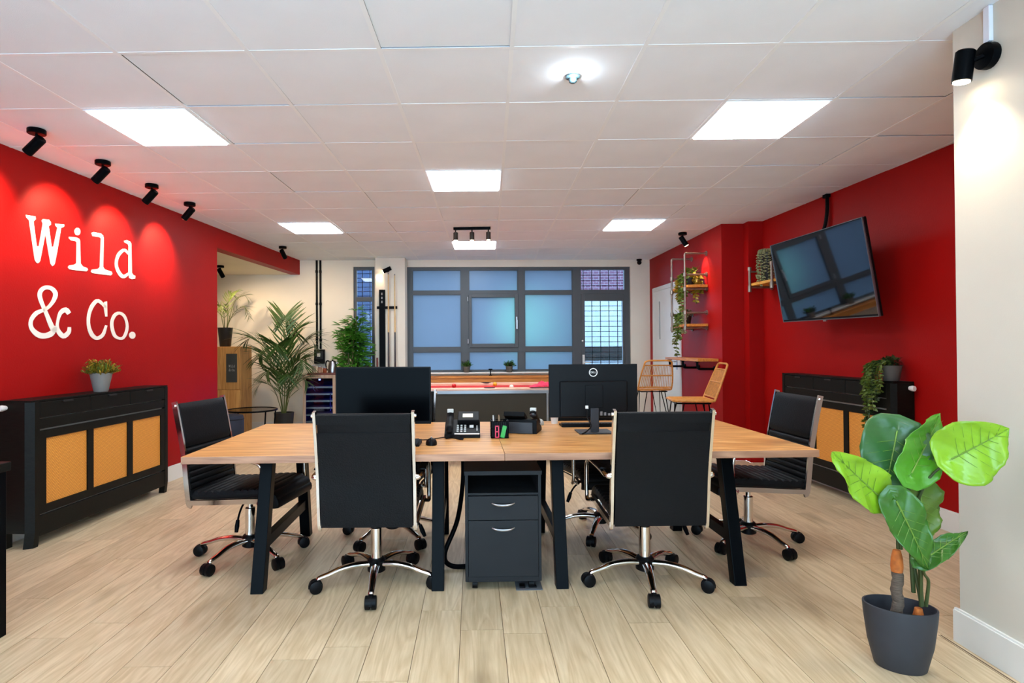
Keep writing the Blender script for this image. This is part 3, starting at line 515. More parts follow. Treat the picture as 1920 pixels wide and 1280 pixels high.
def grille(label, s0, s1, z0, z1, nv, nh):
    g = thing('security_grille', label, 'grille', (BW.a.x, BW.a.y, 0), BW.ang)
    for k in range(nv + 1):
        x = s0 + (s1 - s0) * k / nv; mb = MB(); mb.box(x - .005, x + .005, .235, .245, z0, z1); obj('upright', mb, BLACKM, g, 0)
    for k in range(nh + 1):
        z = z0 + (z1 - z0) * k / nh; mb = MB(); mb.box(s0, s1, .246, .252, z - .004, z + .004); obj('crossbar', mb, BLACKM, g, 0)
grille('black steel security grille outside the glazed door', 4.31, 5.14, .02, 2.5, 6, 30)
grille('black steel security grille outside the narrow window', .80, 1.16, .95, 2.52, 3, 22)
# unseen light added outside to brighten the middle of the frosted panes
yl = bpy.data.lights.new('added_pane_light', 'SPOT'); yl.energy = 420; yl.color = (.30, 1, .50); yl.shadow_soft_size = .25; yl.spot_size = .74; yl.spot_blend = 1
yo = bpy.data.objects.new('added_pane_light', yl); C.objects.link(yo); yo.location = (-.30, 10.6, 2.0); yo.rotation_euler = (Vector((.62, 9.08, 1.62)) - Vector((-.30, 10.6, 2.0))).to_track_quat('-Z', 'Y').to_euler()
# ================================================================ LETTERING ON THE RED WALL
def glyph_mesh(mb, g, fn, d0, d1):
    for p in g['p']: mb.prism(p, d0, d1, fn)
    for L_, R_, closed in g['s']:
        n = len(L_)
        for i in range(n if closed else n - 1):
            j = (i + 1) % n; mb.prism([L_[i], L_[j], R_[j], R_[i]], d0, d1, fn)
sg = thing('wall_lettering', 'white typewriter lettering reading Wild & Co. on the red wall', 'lettering', (LW.a.x, LW.a.y, 1.8), LW.ang)
for ch, nm in (('W', 'letter_w'), ('i', 'letter_i'), ('l', 'letter_l'), ('d', 'letter_d'), ('&', 'ampersand'), ('C', 'letter_c'), ('o', 'letter_o'), ('.', 'full_stop')):
    mb = MB(); glyph_mesh(mb, GLYPHS[ch], lambda s, z, d: (s, -d, z - 1.8), .0005, .004); obj(nm, mb, SIGN, sg, 0, fix=False)

# ================================================================ SPOTLIGHTS
def spotlight(name, label, loc, aim, watts=None, group='black ceiling spotlights', deg=62, cat='spotlight', blend=.7):
    """round ceiling rose, short stem, tilting can; aim = target point"""
    t = thing(name, label, cat, loc, 0, group)
    mb = MB(); mb.lathe([(.048, 0), (.05, -.004), (.05, -.026), (.046, -.03)], 24); obj('ceiling_rose', mb, BLACKM, t)
    mb = MB(); mb.cyl((0, 0, -.03), (0, 0, -.075), .008); mb.ball((0, 0, -.08), .014); obj('stem', mb, BLACKM, t)
    d = (Vector(aim) - (Vector(loc) + Vector((0, 0, -.08)))).normalized()
    c = Vector((0, 0, -.085)); h = d.orthogonal().normalized()
    a = c - d * .045; b = c + d * .085
    mb = MB(); mb.tube([a, a + d * .006, b], [.026, .030, .030], 20)
    can = obj('lamp_can', mb, BLACKM, t)
    mb = MB(); mb.cyl(b + d * .0005, b + d * .002, .024, n=20); obj('lens', mb, BULB, can)
    w = Vector(loc) + b + d * .012
    spot_light(name + '_light', w, w + d, SPOT_W if watts is None else watts, deg, blend)
    return t
labs = ['black ceiling spotlight above the wall lettering, nearest the camera', 'black ceiling spotlight above the wall lettering, second from the camera',
        'black ceiling spotlight above the wall lettering, third from the camera', 'black ceiling spotlight above the wall lettering, fourth, next to the alcove']
for k, y in enumerate((3.51, 4.12, 4.725, 5.33)):
    spotlight('ceiling_spotlight', labs[k], (-2.765, y, CEIL), (lwx(y), y + .06, 2.20), deg=88, blend=.9)
spotlight('ceiling_spotlight', 'black ceiling spotlight hanging beside the red beam over the alcove', (-2.743, 7.69, CEIL), (-2.55, 8.9, 1.5), 20, deg=110, blend=1)
spotlight('ceiling_spotlight', 'black ceiling spotlight hanging above the pipe shelves', (2.318, 6.99, CEIL), (2.58, 6.93, 2.1), 16)
spotlight('ceiling_spotlight', 'dark spotlight in the alcove ceiling above the potted plant', (-3.665, 7.87, 2.405), (-3.45, 8.9, 1.2), 28, deg=120, blend=1)
# bar with three lamps
t = thing('spotlight_bar', 'black bar of three downlight cans under the ceiling', 'spotlight', (-.19, 6.56, CEIL), -.02)
mb = MB(); mb.box(-.21, .21, -.02, .02, -.028, 0); obj('mounting_bar', mb, BLACKM, t, 0, .004)
for x in (-.185, 0, .185):
    mb = MB(); mb.cyl((x, 0, -.028), (x, 0, -.06), .007); can = obj('stem', mb, BLACKM, t)
    mb = MB(); mb.tube([(x, 0, -.055), (x, 0, -.06), (x, 0, -.145)], [.02, .027, .027], 20); can = obj('lamp_can', mb, pm('bronze_metal', (58, 52, 44), .4, metal=.3), t)
    mb = MB(); mb.cyl((x, 0, -.1455), (x, 0, -.148), .022, n=20); obj('lens', mb, BULB, can)
    p = t.matrix_basis @ Vector((x, 0, -.16)); spot_light('bar_light', p, p + Vector((0, 0.25, -1)), 18, 110, .9)
# emergency light: small dark fitting with a bright led
t = thing('emergency_light', 'tiny emergency light with bright white led on the ceiling', 'emergency light', (.424, 2.90, CEIL))
mb = MB(); mb.lathe([(.036, .0), (.036, -.008), (.022, -.012), (.019, -.030), (.010, -.036)], 20); obj('housing', mb, pm('teal_plastic', (60, 84, 92), .35), t)
mb = MB(); mb.ball((0, -.022, -.028), .007, 10); obj('led', mb, LEDW, t)
el = bpy.data.lights.new('emergency_led', 'POINT'); el.energy = .7; el.color = (.85, .94, 1); el.shadow_soft_size = .006
eo = bpy.data.objects.new('emergency_led', el); C.objects.link(eo); eo.location = (.424, 2.862, CEIL - .034)
# wall spotlight on the pale wall end with white conduit
t = thing('wall_spotlight', 'black wall spotlight shining down the pale wall end', 'spotlight', (2.01, 2.348, 2.427))
mb = MB(); mb.tube([(-.0002, 0, 0), (-.006, 0, 0), (-.030, 0, 0)], [.05, .052, .050], 24); obj('wall_rose', mb, BLACKM, t)
mb = MB(); mb.cyl((-.03, 0, 0), (-.062, .012, -.012), .009); obj('stem', mb, BLACKM, t)
mb = MB(); mb.tube([(-.075, .028, .038), (-.0755, .029, .032), (-.085, .040, -.085)], [.028, .034, .034], 22); can = obj('lamp_can', mb, BLACKM, t)
mb = MB(); mb.cyl((-.0851, .0401, -.0855), (-.0853, .0403, -.088), .029, n=22); obj('lens', mb, emitter('wall_bulb', (255, 236, 200), 30), can)
spot_light('wall_spot', (1.92, 2.386, 2.33), (2.0, 2.36, 1.0), 13, 95, .8, (255, 236, 205))
mb = MB(); mb.box(1.992, 2.0098, 2.333, 2.363, 2.482, CEIL - .001)
tag(obj('cable_conduit', mb, pm('conduit_white', (226, 230, 240), .4), smooth=0, bevel=.003), 'white cable conduit above the wall spotlight', 'conduit')
# lamp on the back pier above the cues
t = thing('picture_spotlight', 'small black spotlight on the pier above the cue rack', 'spotlight', (-1.53, 8.74, 2.44))
mb = MB(); mb.tube([(0, -.0002, 0), (0, -.02, 0)], [.035, .034], 18); obj('wall_rose', mb, BLACKM, t)
mb = MB(); mb.tube([(0, -.02, 0), (0, -.055, .0)], .008); obj('stem', mb, BLACKM, t)
mb = MB(); mb.tube([(.06, -.06, .022), (-.055, -.06, -.030)], [.032, .032], 18); can = obj('lamp_can', mb, BLACKM, t)
mb = MB(); mb.cyl((-.0555, -.06, -.0303), (-.058, -.06, -.0313), .027, n=18); obj('lens', mb, BULB, can)
spot_light('pier_spot', (-1.60, 8.675, 2.40), (-1.72, 8.70, 2.2), 3, 100, .6)
# security camera
t = thing('security_camera', 'tiny black security camera high in the back corner', 'camera', (2.34, 9.10, CEIL))
mb = MB(); mb.lathe([(.04, 0), (.042, -.02), (.03, -.03)], 18); obj('mount', mb, BLACKP, t)
mb = MB(); mb.ball((0, -.01, -.055), .035, 14); obj('dome', mb, BLACKP, t)
# black conduits on the back wall and socket
for k, s in enumerate((.262, .318)):
    mb = MB(); BW.wall(mb, s - .014, s + .014, 1.255, CEIL - .001, .0005, .022)
    o = tag(obj('cable_conduit', mb, BLACKM, smooth=0, bevel=.002), ('left' if k == 0 else 'right') + ' one of two black conduits running down the back wall', 'conduit', 'black conduits on the back wall')
    for z in (1.4, 1.95, 2.45):
        m2 = MB(); BW.wall(m2, s - .018, s + .018, z - .02, z + .02, .0007, .026); obj('clip', m2, BLACKM, o, 0)
t = thing('wall_socket', 'black socket box below the conduits on the back wall', 'socket', BW.P(.304, .0005, 1.14), BW.ang)
mb = MB(); mb.box(-.08, .08, -.05, 0, -.11, .11); obj('box', mb, BLACKP, t, 0, .006)
mb = MB(); mb.box(-.055, .055, -.053, -.05, -.04, .085); obj('plate', mb, pm('socket_plate', (40, 40, 42), .3), t, 0)
mb = MB(); mb.box(-.025, .02, -.085, -.053, 0, .055); obj('plug', mb, WHITEP, t, 0, .006)
# ================================================================ RADIATOR CABINETS
def radiator_cabinet(label, loc, rz, near_end, sc=(1, 1, 1)):
    t = thing('radiator_cabinet', label, 'cabinet', loc, rz, 'black radiator cabinets with cane panels'); t.scale = sc
    D, Lc = .225, 1.505
    mb = MB(); mb.box(.004, Lc - .004, .012, D, .938, .95); mb.box(.0, .018, .05, D, .10, .938); mb.box(Lc - .018, Lc, .05, D, .10, .938); mb.box(.018, Lc - .018, D - .01, D, .10, .938)
    obj('body', mb, BLACKW, t, 0)
    for x0, s in ((0, 1), (Lc, -1)):                       # corner posts with a canted edge, tapering to the feet
        xs = lambda u: x0 + s * u
        mb = MB(); prof = [(.0, .05), (.022, .0), (.062, .0), (.062, .05)]
        if s < 0: prof = prof[::-1]
        ring = lambda z, k: [(xs(u), max(0, v) + k * .012, z) for u, v in prof]
        vs = ring(0, 1) + ring(.10, 0) + ring(.938, 0)
        fs = [(3, 2, 1, 0), (8, 9, 10, 11)]
        for a in (0, 4):
            for i in range(4): fs.append((a + i, a + (i + 1) % 4, a + 4 + (i + 1) % 4, a + 4 + i))
        mb.add(vs, fs); mb.box(*sorted((xs(.004), xs(.05))), D - .05, D, 0, .10)
        obj('post', mb, BLACKW, t, 0)
    for x0, x1 in ((.066, .525), (.531, .968), (.974, 1.439)):
        mb = MB(); mb.box(x0, x1, .002, .02, .832, .934); dr = obj('drawer', mb, BLACKW, t, 0, .002)
        xm = (x0 + x1) / 2; mb = MB(); mb.box(xm - .045, xm + .045, -.012, .004, .926, .931); mb.box(xm - .045, xm + .045, -.012, -.009, .920, .926); obj('tab_handle', mb, pm('gunmetal', (70, 70, 72), .3, metal=.8), dr, 0)
    mb = MB(); mb.box(.064, 1.441, .004, .022, .760, .826); obj('upper_rail', mb, BLACKW, t, 0, .002)
    mb = MB(); pan = ((.118, .497), (.556, .941), (1.002, 1.385)); z0, z1 = .260, .695
    mb.box(.064, 1.441, .002, .020, .208, z0); mb.box(.064, 1.441, .002, .020, z1, .748)
    for a, b in ((.064, .118), (.497, .556), (.941, 1.002), (1.385, 1.441)): mb.box(a, b, .002, .020, z0, z1)
    obj('panel_frame', mb, BLACKW, t, 0)
    for a, b in pan:
        mb = MB(); mb.box(-(b - a) / 2 + .001, (b - a) / 2 - .001, .0, .004, z0 + .001, z1 - .001)
        m2 = obj('cane_panel', mb, CANEX, t, 0, loc=((a + b) / 2, .012, 0))
    mb = MB(); mb.box(.064, 1.441, .004, .022, .065, .196); obj('apron', mb, BLACKW, t, 0, .002)
    mb = MB(); mb.box(.064, 1.441, .03, .034, .07, .93); obj('radiator', mb, pm('radiator_white', (176, 172, 160), .5), t, 0)
    mb = MB(); x = -.001 if near_end < 0 else Lc + .001
    mb.tube([(x, D - .05, .905), (x + near_end * .03, D - .05, .905), (x + near_end * .05, D - .05, .905)], [.014, .02, .018], 14); obj('radiator_valve', mb, WHITEP, t)
    return t
# cane material laid out along the panel (local x, z)
CANEX = pm('woven_cane_panel', (232, 164, 76), .5)
def _canex():
    nt = CANEX.node_tree; N = nt.nodes; L = nt.links; b = N['Principled BSDF']
    tc = N.new('ShaderNodeTexCoord'); sx = N.new('ShaderNodeSeparateXYZ'); cb = N.new('ShaderNodeCombineXYZ'); L.new(tc.outputs['Object'], sx.inputs[0]); L.new(sx.outputs['X'], cb.inputs['X']); L.new(sx.outputs['Z'], cb.inputs['Y'])
    br = N.new('ShaderNodeTexBrick'); br.inputs['Scale'].default_value = 30; br.inputs['Mortar Size'].default_value = .07; br.inputs['Brick Width'].default_value = .5; br.inputs['Row Height'].default_value = .3
    br.inputs['Color1'].default_value = rgb(240, 166, 66); br.inputs['Color2'].default_value = rgb(234, 156, 56); br.inputs['Mortar'].default_value = rgb(204, 128, 50); L.new(cb.outputs[0], br.inputs['Vector']); L.new(br.outputs[0], b.inputs['Base Color'])
    bp = N.new('ShaderNodeBump'); bp.inputs['Strength'].default_value = .4; bp.inputs['Distance'].default_value = .002; bp.invert = True; L.new(br.outputs['Fac'], bp.inputs['Height']); L.new(bp.outputs[0], b.inputs['Normal'])
_canex()
radiator_cabinet('black radiator cabinet with three cane panels below the wall lettering', (-2.928, 3.68, 0), math.radians(88.1), -1)
q = RW.P(1.80, .172, 0)
radiator_cabinet('black radiator cabinet with cane panels below the wall television', tuple(q), RW.ang - PI, 1, (.965, .74, 1.055))

# ================================================================ DESK
DZ = .745; DA = .042
desk = thing('office_desk', 'long oak-topped office desk with black A-frame legs', 'desk', (.072, 2.912, 0), DA)
for x0, x1 in ((-1.597, -.0008), (.0008, 1.597)):
    mb = MB(); mb.box(x0 - (x0 + x1) / 2, x1 - (x0 + x1) / 2, 0, 1.235, DZ - .036, DZ)
    o = obj('desktop', mb, [DESK, DESKEDGE], desk, 0, .0015, loc=((x0 + x1) / 2, 0, 0))
    for p in o.data.polygons:
        if abs(p.normal.z) < .5: p.material_index = 1
for x in (-1.285, -.345, .312, 1.262):
    fr = MB(); w = .033
    leg = lambda y0, y1: fr.add([(x + a * w, y + b * w, z) for z, y in ((0, y0), (DZ - .036, y1)) for a, b in ((-1, -1), (1, -1), (1, 1), (-1, 1))], [(0, 3, 2, 1), (4, 5, 6, 7), (0, 1, 5, 4), (1, 2, 6, 5), (2, 3, 7, 6), (3, 0, 4, 7)])
    fr = MB(); leg(.188, .36); obj('leg', fr, BLACKM, desk, 0, .003)
    fr = MB(); leg(1.11, .98); obj('leg', fr, BLACKM, desk, 0, .003)
    mb = MB(); mb.box(x - .02, x + .02, .27, 1.05, .20, .26); obj('stretcher', mb, BLACKM, desk, 0, .002)
    mb = MB(); mb.box(x - .025, x + .025, .14, 1.10, DZ - .058, DZ - .0365); obj('top_rail', mb, BLACKM, desk, 0)
for y in (.34, .92):
    mb = MB(); mb.box(-1.25, -.38, y - .015, y + .015, DZ - .057, DZ - .0368); mb.box(.35, 1.23, y - .015, y + .015, DZ - .057, DZ - .0368); obj('beam', mb, BLACKM, desk, 0)

# ================================================================ OFFICE CHAIRS
CHM = {}
def spline(pts, n=6):
    P = [Vector(p) for p in pts]; out = []
    for i in range(len(P) - 1):
        a = P[max(i - 1, 0)]; b = P[i]; c = P[i + 1]; d = P[min(i + 2, len(P) - 1)]
        for k in range(n):
            t = k / n; out.append(.5 * ((2 * b) + (c - a) * t + (2 * a - 5 * b + 4 * c - d) * t * t + (3 * b - a - 3 * c + d) * t ** 3))
    return out + [P[-1]]
BACK = spline([(0, -.245, .385), (0, -.258, .50), (0, -.272, .64), (0, -.300, .80), (0, -.332, .955)], 8)
SEATP = spline([(0, -.235, .425), (0, -.12, .428), (0, .05, .44), (0, .18, .447), (0, .245, .435), (0, .275, .40), (0, .268, .365)], 7)
def slab(mb, path, w, th, nrib, depth, r0=0, r1=1, both=False):
    """upholstered slab along path: ribbed on its face side, pillowed edges"""
    n = 40 if nrib else 14; P = []
    L = [0]
    for i in range(1, len(path)): L.append(L[-1] + (path[i] - path[i - 1]).length)
    def at(s):
        s *= L[-1]
        for i in range(1, len(L)):
            if s <= L[i] + 1e-9:
                t = (s - L[i - 1]) / (L[i] - L[i - 1]); return path[i - 1].lerp(path[i], t), (path[i] - path[i - 1]).normalized()
        return path[-1], (path[-1] - path[-2]).normalized()
    nn = nrib * 6 if nrib else n
    rows = []
    for i in range(nn + 1):
        s = r0 + (r1 - r0) * i / nn; p, d = at(s); nrm = Vector((0, d.z, -d.y)) * (-1 if both else 1)
        ph = (i / nn * nrib) % 1 if nrib else .5
        h = th / 2 - (depth * (1 - math.sin(PI * ph)) ** 2 if nrib else 0)
        e = min(1, min(i, nn - i) / 2 + .35)
        rows.append((p, nrm, h * e, th / 2 * e))
    xs = [(-w / 2, .25), (-w / 2 + .006, .8), (-w / 2 + .018, 1), (w / 2 - .018, 1), (w / 2 - .006, .8), (w / 2, .25)]
    m = len(xs); vs = []
    for p, nr, hf, hb in rows:
        vs += [Vector((x, p.y, p.z)) + nr * (hf * k) for x, k in xs] + [Vector((x, p.y, p.z)) - nr * (hb * k) for x, k in reversed(xs)]
    fs = []; c = 2 * m
    for i in range(len(rows) - 1):
        for k in range(c): fs.append((i * c + k, i * c + (k + 1) % c, (i + 1) * c + (k + 1) % c, (i + 1) * c + k))
    fs += [tuple(range(c - 1, -1, -1)), tuple(range((len(rows) - 1) * c, len(rows) * c))]
    return mb.add(vs, fs)
def chair_meshes():
    R = {}
    mb = MB(); slab(mb, SEATP, .462, .056, 13, .008, 0, 1, True); R['seat'] = (mb, LEATHER, 40)
    mb = MB(); slab(mb, BACK, .462, .034, 9, .008, 0, .545); R['backrest'] = (mb, LEATHER, 40)
    mb = MB(); slab(mb, BACK, .462, .040, 0, 0, .552, 1.0); R['upper_pad'] = (mb, LEATHER, 40)
    def shell(i0, i1, o, th):
        rr = [p + Vector((0, -o, -.004)) for p in BACK][i0:i1]; k = len(rr); q = MB()
        q.add([Vector((x, p.y, p.z)) for p in rr for x in (-.228, .228)] + [Vector((x, p.y + th, p.z)) for p in rr for x in (-.228, .228)],
              [(2 * i, 2 * i + 1, 2 * i + 3, 2 * i + 2) for i in range(k - 1)] + [(2 * k + 2 * i, 2 * k + 2 * i + 2, 2 * k + 2 * i + 3, 2 * k + 2 * i + 1) for i in range(k - 1)] + [(2 * i, 2 * i + 2, 2 * k + 2 + 2 * i, 2 * k + 2 * i) for i in range(k - 1)] + [(2 * i + 1, 2 * k + 1 + 2 * i, 2 * k + 3 + 2 * i, 2 * i + 3) for i in range(k - 1)] + [(0, 2 * k, 2 * k + 1, 1), (2 * k - 2, 2 * k - 1, 4 * k - 1, 4 * k - 2)])
        return q
    R['headband'] = (shell(29, 33, .0245, .006), LEATHER, 40)
    R['back_cover'] = (shell(0, 28, .0225, .005), LEATHER, 40)
    for s in (-1, 1):
        mb = MB(); x = s * .2405
        path = [Vector((x, p.y, p.z)) for p in BACK[::-1]]
        path = [path[0] + Vector((0, -.003, .012))] + path + [Vector((x, -.24, .372)), Vector((x, -.225, .366))]
        mb.bar(path, .014, .030, (1, 0, 0))
        mb.bar([Vector((x, -.25, .385)), Vector((x, -.1, .392)), Vector((x, .1, .404)), Vector((x, .20, .408)), Vector((x, .235, .400))], .018, .028, (1, 0, 0))
        mb.cyl((x - s * .006, -.33, .945), (x + s * .016, -.33, .945), .008); mb.cyl((x - s * .006, -.27, .64), (x + s * .02, -.27, .64), .008)
        R['side_rail%d' % s] = (mb, CHROME, 30)
        mb = MB(); xo = s * .268
        mb.tube(spline([(s * .248, -.268, .628), (xo, -.250, .634), (xo, -.10, .640), (xo, .10, .640), (xo, .185, .630), (xo, .222, .59), (xo, .226, .50), (xo, .222, .42), (xo, .205, .395), (s * .248, .19, .398)], 5), .0115, 10)
        R['arm%d' % s] = (mb, CHROME, 40)
        mb = MB(); mb.tube(spline([(xo, -.18, .651), (xo, -.16, .656), (xo, .0, .657), (xo, .12, .656), (xo, .15, .650)], 4), 1, prof=[(.020 * math.cos(2 * PI * k / 12), .011 * math.sin(2 * PI * k / 12)) for k in range(12)], side=(1, 0, 0)); R['arm_pad%d' % s] = (mb, LEATHER, 40)
    mb = MB(); mb.box(-.235, .235, .17, .19, .388, .402); R['cross_rail'] = (mb, CHROME, 30)
    mb = MB(); mb.box(-.10, .10, -.13, .11, .392, .412); mb.box(-.06, .06, -.10, .07, .345, .394); mb.box(-.20, .20, .06, .10, .396, .412); mb.box(-.20, .20, -.10, -.06, .396, .412); R['mechanism'] = (mb, BLACKP, 30)
    mb = MB(); mb.tube(spline([(.05, .03, .37), (.14, .04, .365), (.20, .05, .335), (.235, .055, .29)], 5), .006, 8); mb.tube([(.233, .055, .295), (.245, .057, .262), (.258, .06, .232)], [.010, .013, .010], 10); R['lever'] = (mb, BLACKM, 40)
    mb = MB(); mb.lathe([(.030, .135), (.030, .30), (.026, .303), (.017, .304), (.017, .36)], 20); R['gas_column'] = (mb, CHROME, 30)
    mb = MB(); mb.lathe([(.034, .062), (.048, .070), (.050, .125), (.040, .138), (.030, .140)], 20); R['hub'] = (mb, BLACKP, 30)
    mb = MB(); pts = spline([(.035, 0, .108), (.11, 0, .113), (.19, 0, .105), (.255, 0, .085), (.300, 0, .074), (.312, 0, .066)], 5)
    n = len(pts); mb.tube(pts, [.024 - .010 * i / (n - 1) for i in range(n)], prof=[(math.cos(2 * PI * k / 12) * 1.0, math.sin(2 * PI * k / 12) * .72) for k in range(12)], side=(0, 1, 0)); R['base_arm'] = (mb, CHROME, 50)
    mb = MB()
    for y in (-.016, .016): mb.tube([(.322, y - .013, .033), (.322, y - .010, .033), (.322, y + .010, .033), (.322, y + .013, .033)], [.027, .033, .033, .027], 18)
    mb.tube([(.312, 0, .034), (.312, 0, .068)], [.014, .010], 10)
    hood = [(.322 + .037 * math.cos(a), .033 + .037 * math.sin(a)) for a in [k * PI / 8 - .2 for k in range(10)]] + [(.322 + .030 * math.cos(a), .033 + .030 * math.sin(a)) for a in [k * PI / 8 - .2 for k in range(9, -1, -1)]]
    mb.prism(hood, -.006, .006, lambda u, v, d: (u, d, v)); R['caster'] = (mb, BLACKP, 40)
    return R
_CR = chair_meshes(); _CM = {}
def part(name, key, parent):
    mb, mat, sm = _CR[key]
    if key in _CM: return obj(name, None, None, parent, mesh=_CM[key])
    o = obj(name, mb, mat, parent, sm); _CM[key] = o.data; return o
def office_chair(label, loc, rz, base, lift=0):
    t = thing('office_chair', label, 'chair', loc, rz, 'black leather and chrome office chairs around the desk')
    up = []
    for k in ('seat', 'backrest', 'upper_pad', 'headband', 'back_cover', 'cross_rail', 'mechanism', 'lever'): up.append(part(k, k, t))
    for s in (-1, 1):
        up.append(part('side_rail', 'side_rail%d' % s, t)); a = part('arm', 'arm%d' % s, t); up.append(a); part('arm_pad', 'arm_pad%d' % s, a)
    for o in up: o.location.z = lift
    c = part('gas_column', 'gas_column', t); c.location.z = lift * .5
    part('hub', 'hub', t)
    for k in range(5):
        a = part('base_arm', 'base_arm', t); a.rotation_euler = (0, 0, base - rz + k * 2 * PI / 5); part('caster', 'caster', a)
    return t
R_ = math.radians
office_chair('black office chair seen from behind in front of the dark monitor screen', (-.622, 3.165, 0), R_(1), R_(-84))
office_chair('black office chair seen from behind in front of the monitor back with round badge', (.835, 3.185, 0), R_(2), R_(-97))
office_chair('black office chair side-on at the desk end beside the alcove', (-1.475, 3.56, 0), R_(-97), R_(-112))
office_chair('black office chair side-on at the desk end beside the leafy floor plant', (1.665, 3.80, 0), R_(93), R_(-70))
office_chair('black office chair on the far side of the desk, hidden behind the dark monitor screen', (-.66, 3.92, 0), R_(176), R_(-48))
office_chair('black office chair on the far side of the desk behind the monitor back', (.76, 4.03, 0), R_(190), R_(-112))

# ================================================================ PEDESTAL AND FLOOR BOX
pd = thing('drawer_pedestal', 'charcoal two-drawer pedestal on casters under the desk', 'drawer unit', (.066, 3.055, 0), .035)
PEDM = pm('charcoal_laminate', (30, 32, 35), .5, var=.08, spec=.2)
mb = MB(); w = .2
mb.box(-w, -w + .016, .004, .48, .05, .625); mb.box(w - .016, w, .004, .48, .05, .625); mb.box(-w + .016, w - .016, .464, .48, .05, .625); mb.box(-w + .016, w - .016, .004, .464, .05, .075); mb.box(-w + .016, w - .016, .004, .464, .50, .512); mb.box(-w - .004, w + .004, 0, .484, .605, .627)
obj('carcass', mb, PEDM, pd, 0, .0015)
for z0, z1, nm in ((.372, .497, 'drawer'), (.078, .369, 'file_drawer')):
    mb = MB(); mb.box(-w + .017, w - .017, -.004, .40, z0, z1); d = obj(nm, mb, PEDM, pd, 0, .002)
    zz = z1 - .036; pts = spline([(-.06, -.006, zz), (-.035, -.018, zz - .006), (0, -.022, zz - .008), (.035, -.018, zz - .006), (.06, -.006, zz)], 5)
    mb = MB(); mb.tube(pts, [.003 + .004 * math.sin(PI * k / (len(pts) - 1)) for k in range(len(pts))], 8); obj('handle', mb, SATIN, d)
for x in (-.15, .15):
    for y in (.05, .43):
        mb = MB(); mb.cyl((x - .014, y, .024), (x + .014, y, .024), .024, n=16); mb.cyl((x, y, .03), (x, y, .05), .012); mb.box(x - .02, x + .02, y - .018, y + .018, .04, .05); obj('caster', mb, BLACKP, pd)
t = thing('floor_box', 'grey floor socket plate beneath the pedestal', 'floor socket', (.20, 3.11, 0), .03)
mb = MB(); mb.box(-.07, .07, -.045, .14, 0, .004); obj('plate', mb, pm('box_grey', (92, 94, 98), .5), t, 0, .001)
mb = MB(); mb.box(-.05, -.02, -.02, .02, .004, .012); mb.box(.0, .04, -.02, .0, .004, .012); obj('flap', mb, BLACKP, t, 0)
# black cables hanging from the desk beside the pedestal
mb = MB(); mb.tube(spline([(-.17, 3.62, .66), (-.17, 3.60, .45), (-.20, 3.50, .24), (-.27, 3.42, .07), (-.23, 3.36, .02), (-.10, 3.38, .012), (.10, 3.45, .012)], 8), .014, 10)
tag(obj('cable_snake', mb, BLACKM), 'thick black cable snake dropping to the floor beside the pedestal', 'cable')
# black table edge at the far left
t = thing('side_desk', 'black desk end cropped by the left edge of the photo', 'desk', (-2.175, 2.60, 0), .02)
mb = MB(); mb.box(-.95, .012, -.62, .0, .735, .775); obj('desktop', mb, BLACKW, t, 0, .003)
for y in (-.60, -.06):
    mb = MB(); mb.box(-.05, -.002, y, y + .05, 0, .735); obj('leg', mb, BLACKM, t, 0, .003)
    mb = MB(); mb.box(-.93, -.88, y, y + .05, 0, .735); obj('leg', mb, BLACKM, t, 0, .003)
mb = MB(); mb.box(-.88, -.05, -.05, -.02, .66, .735); obj('apron', mb, BLACKM, t, 0)
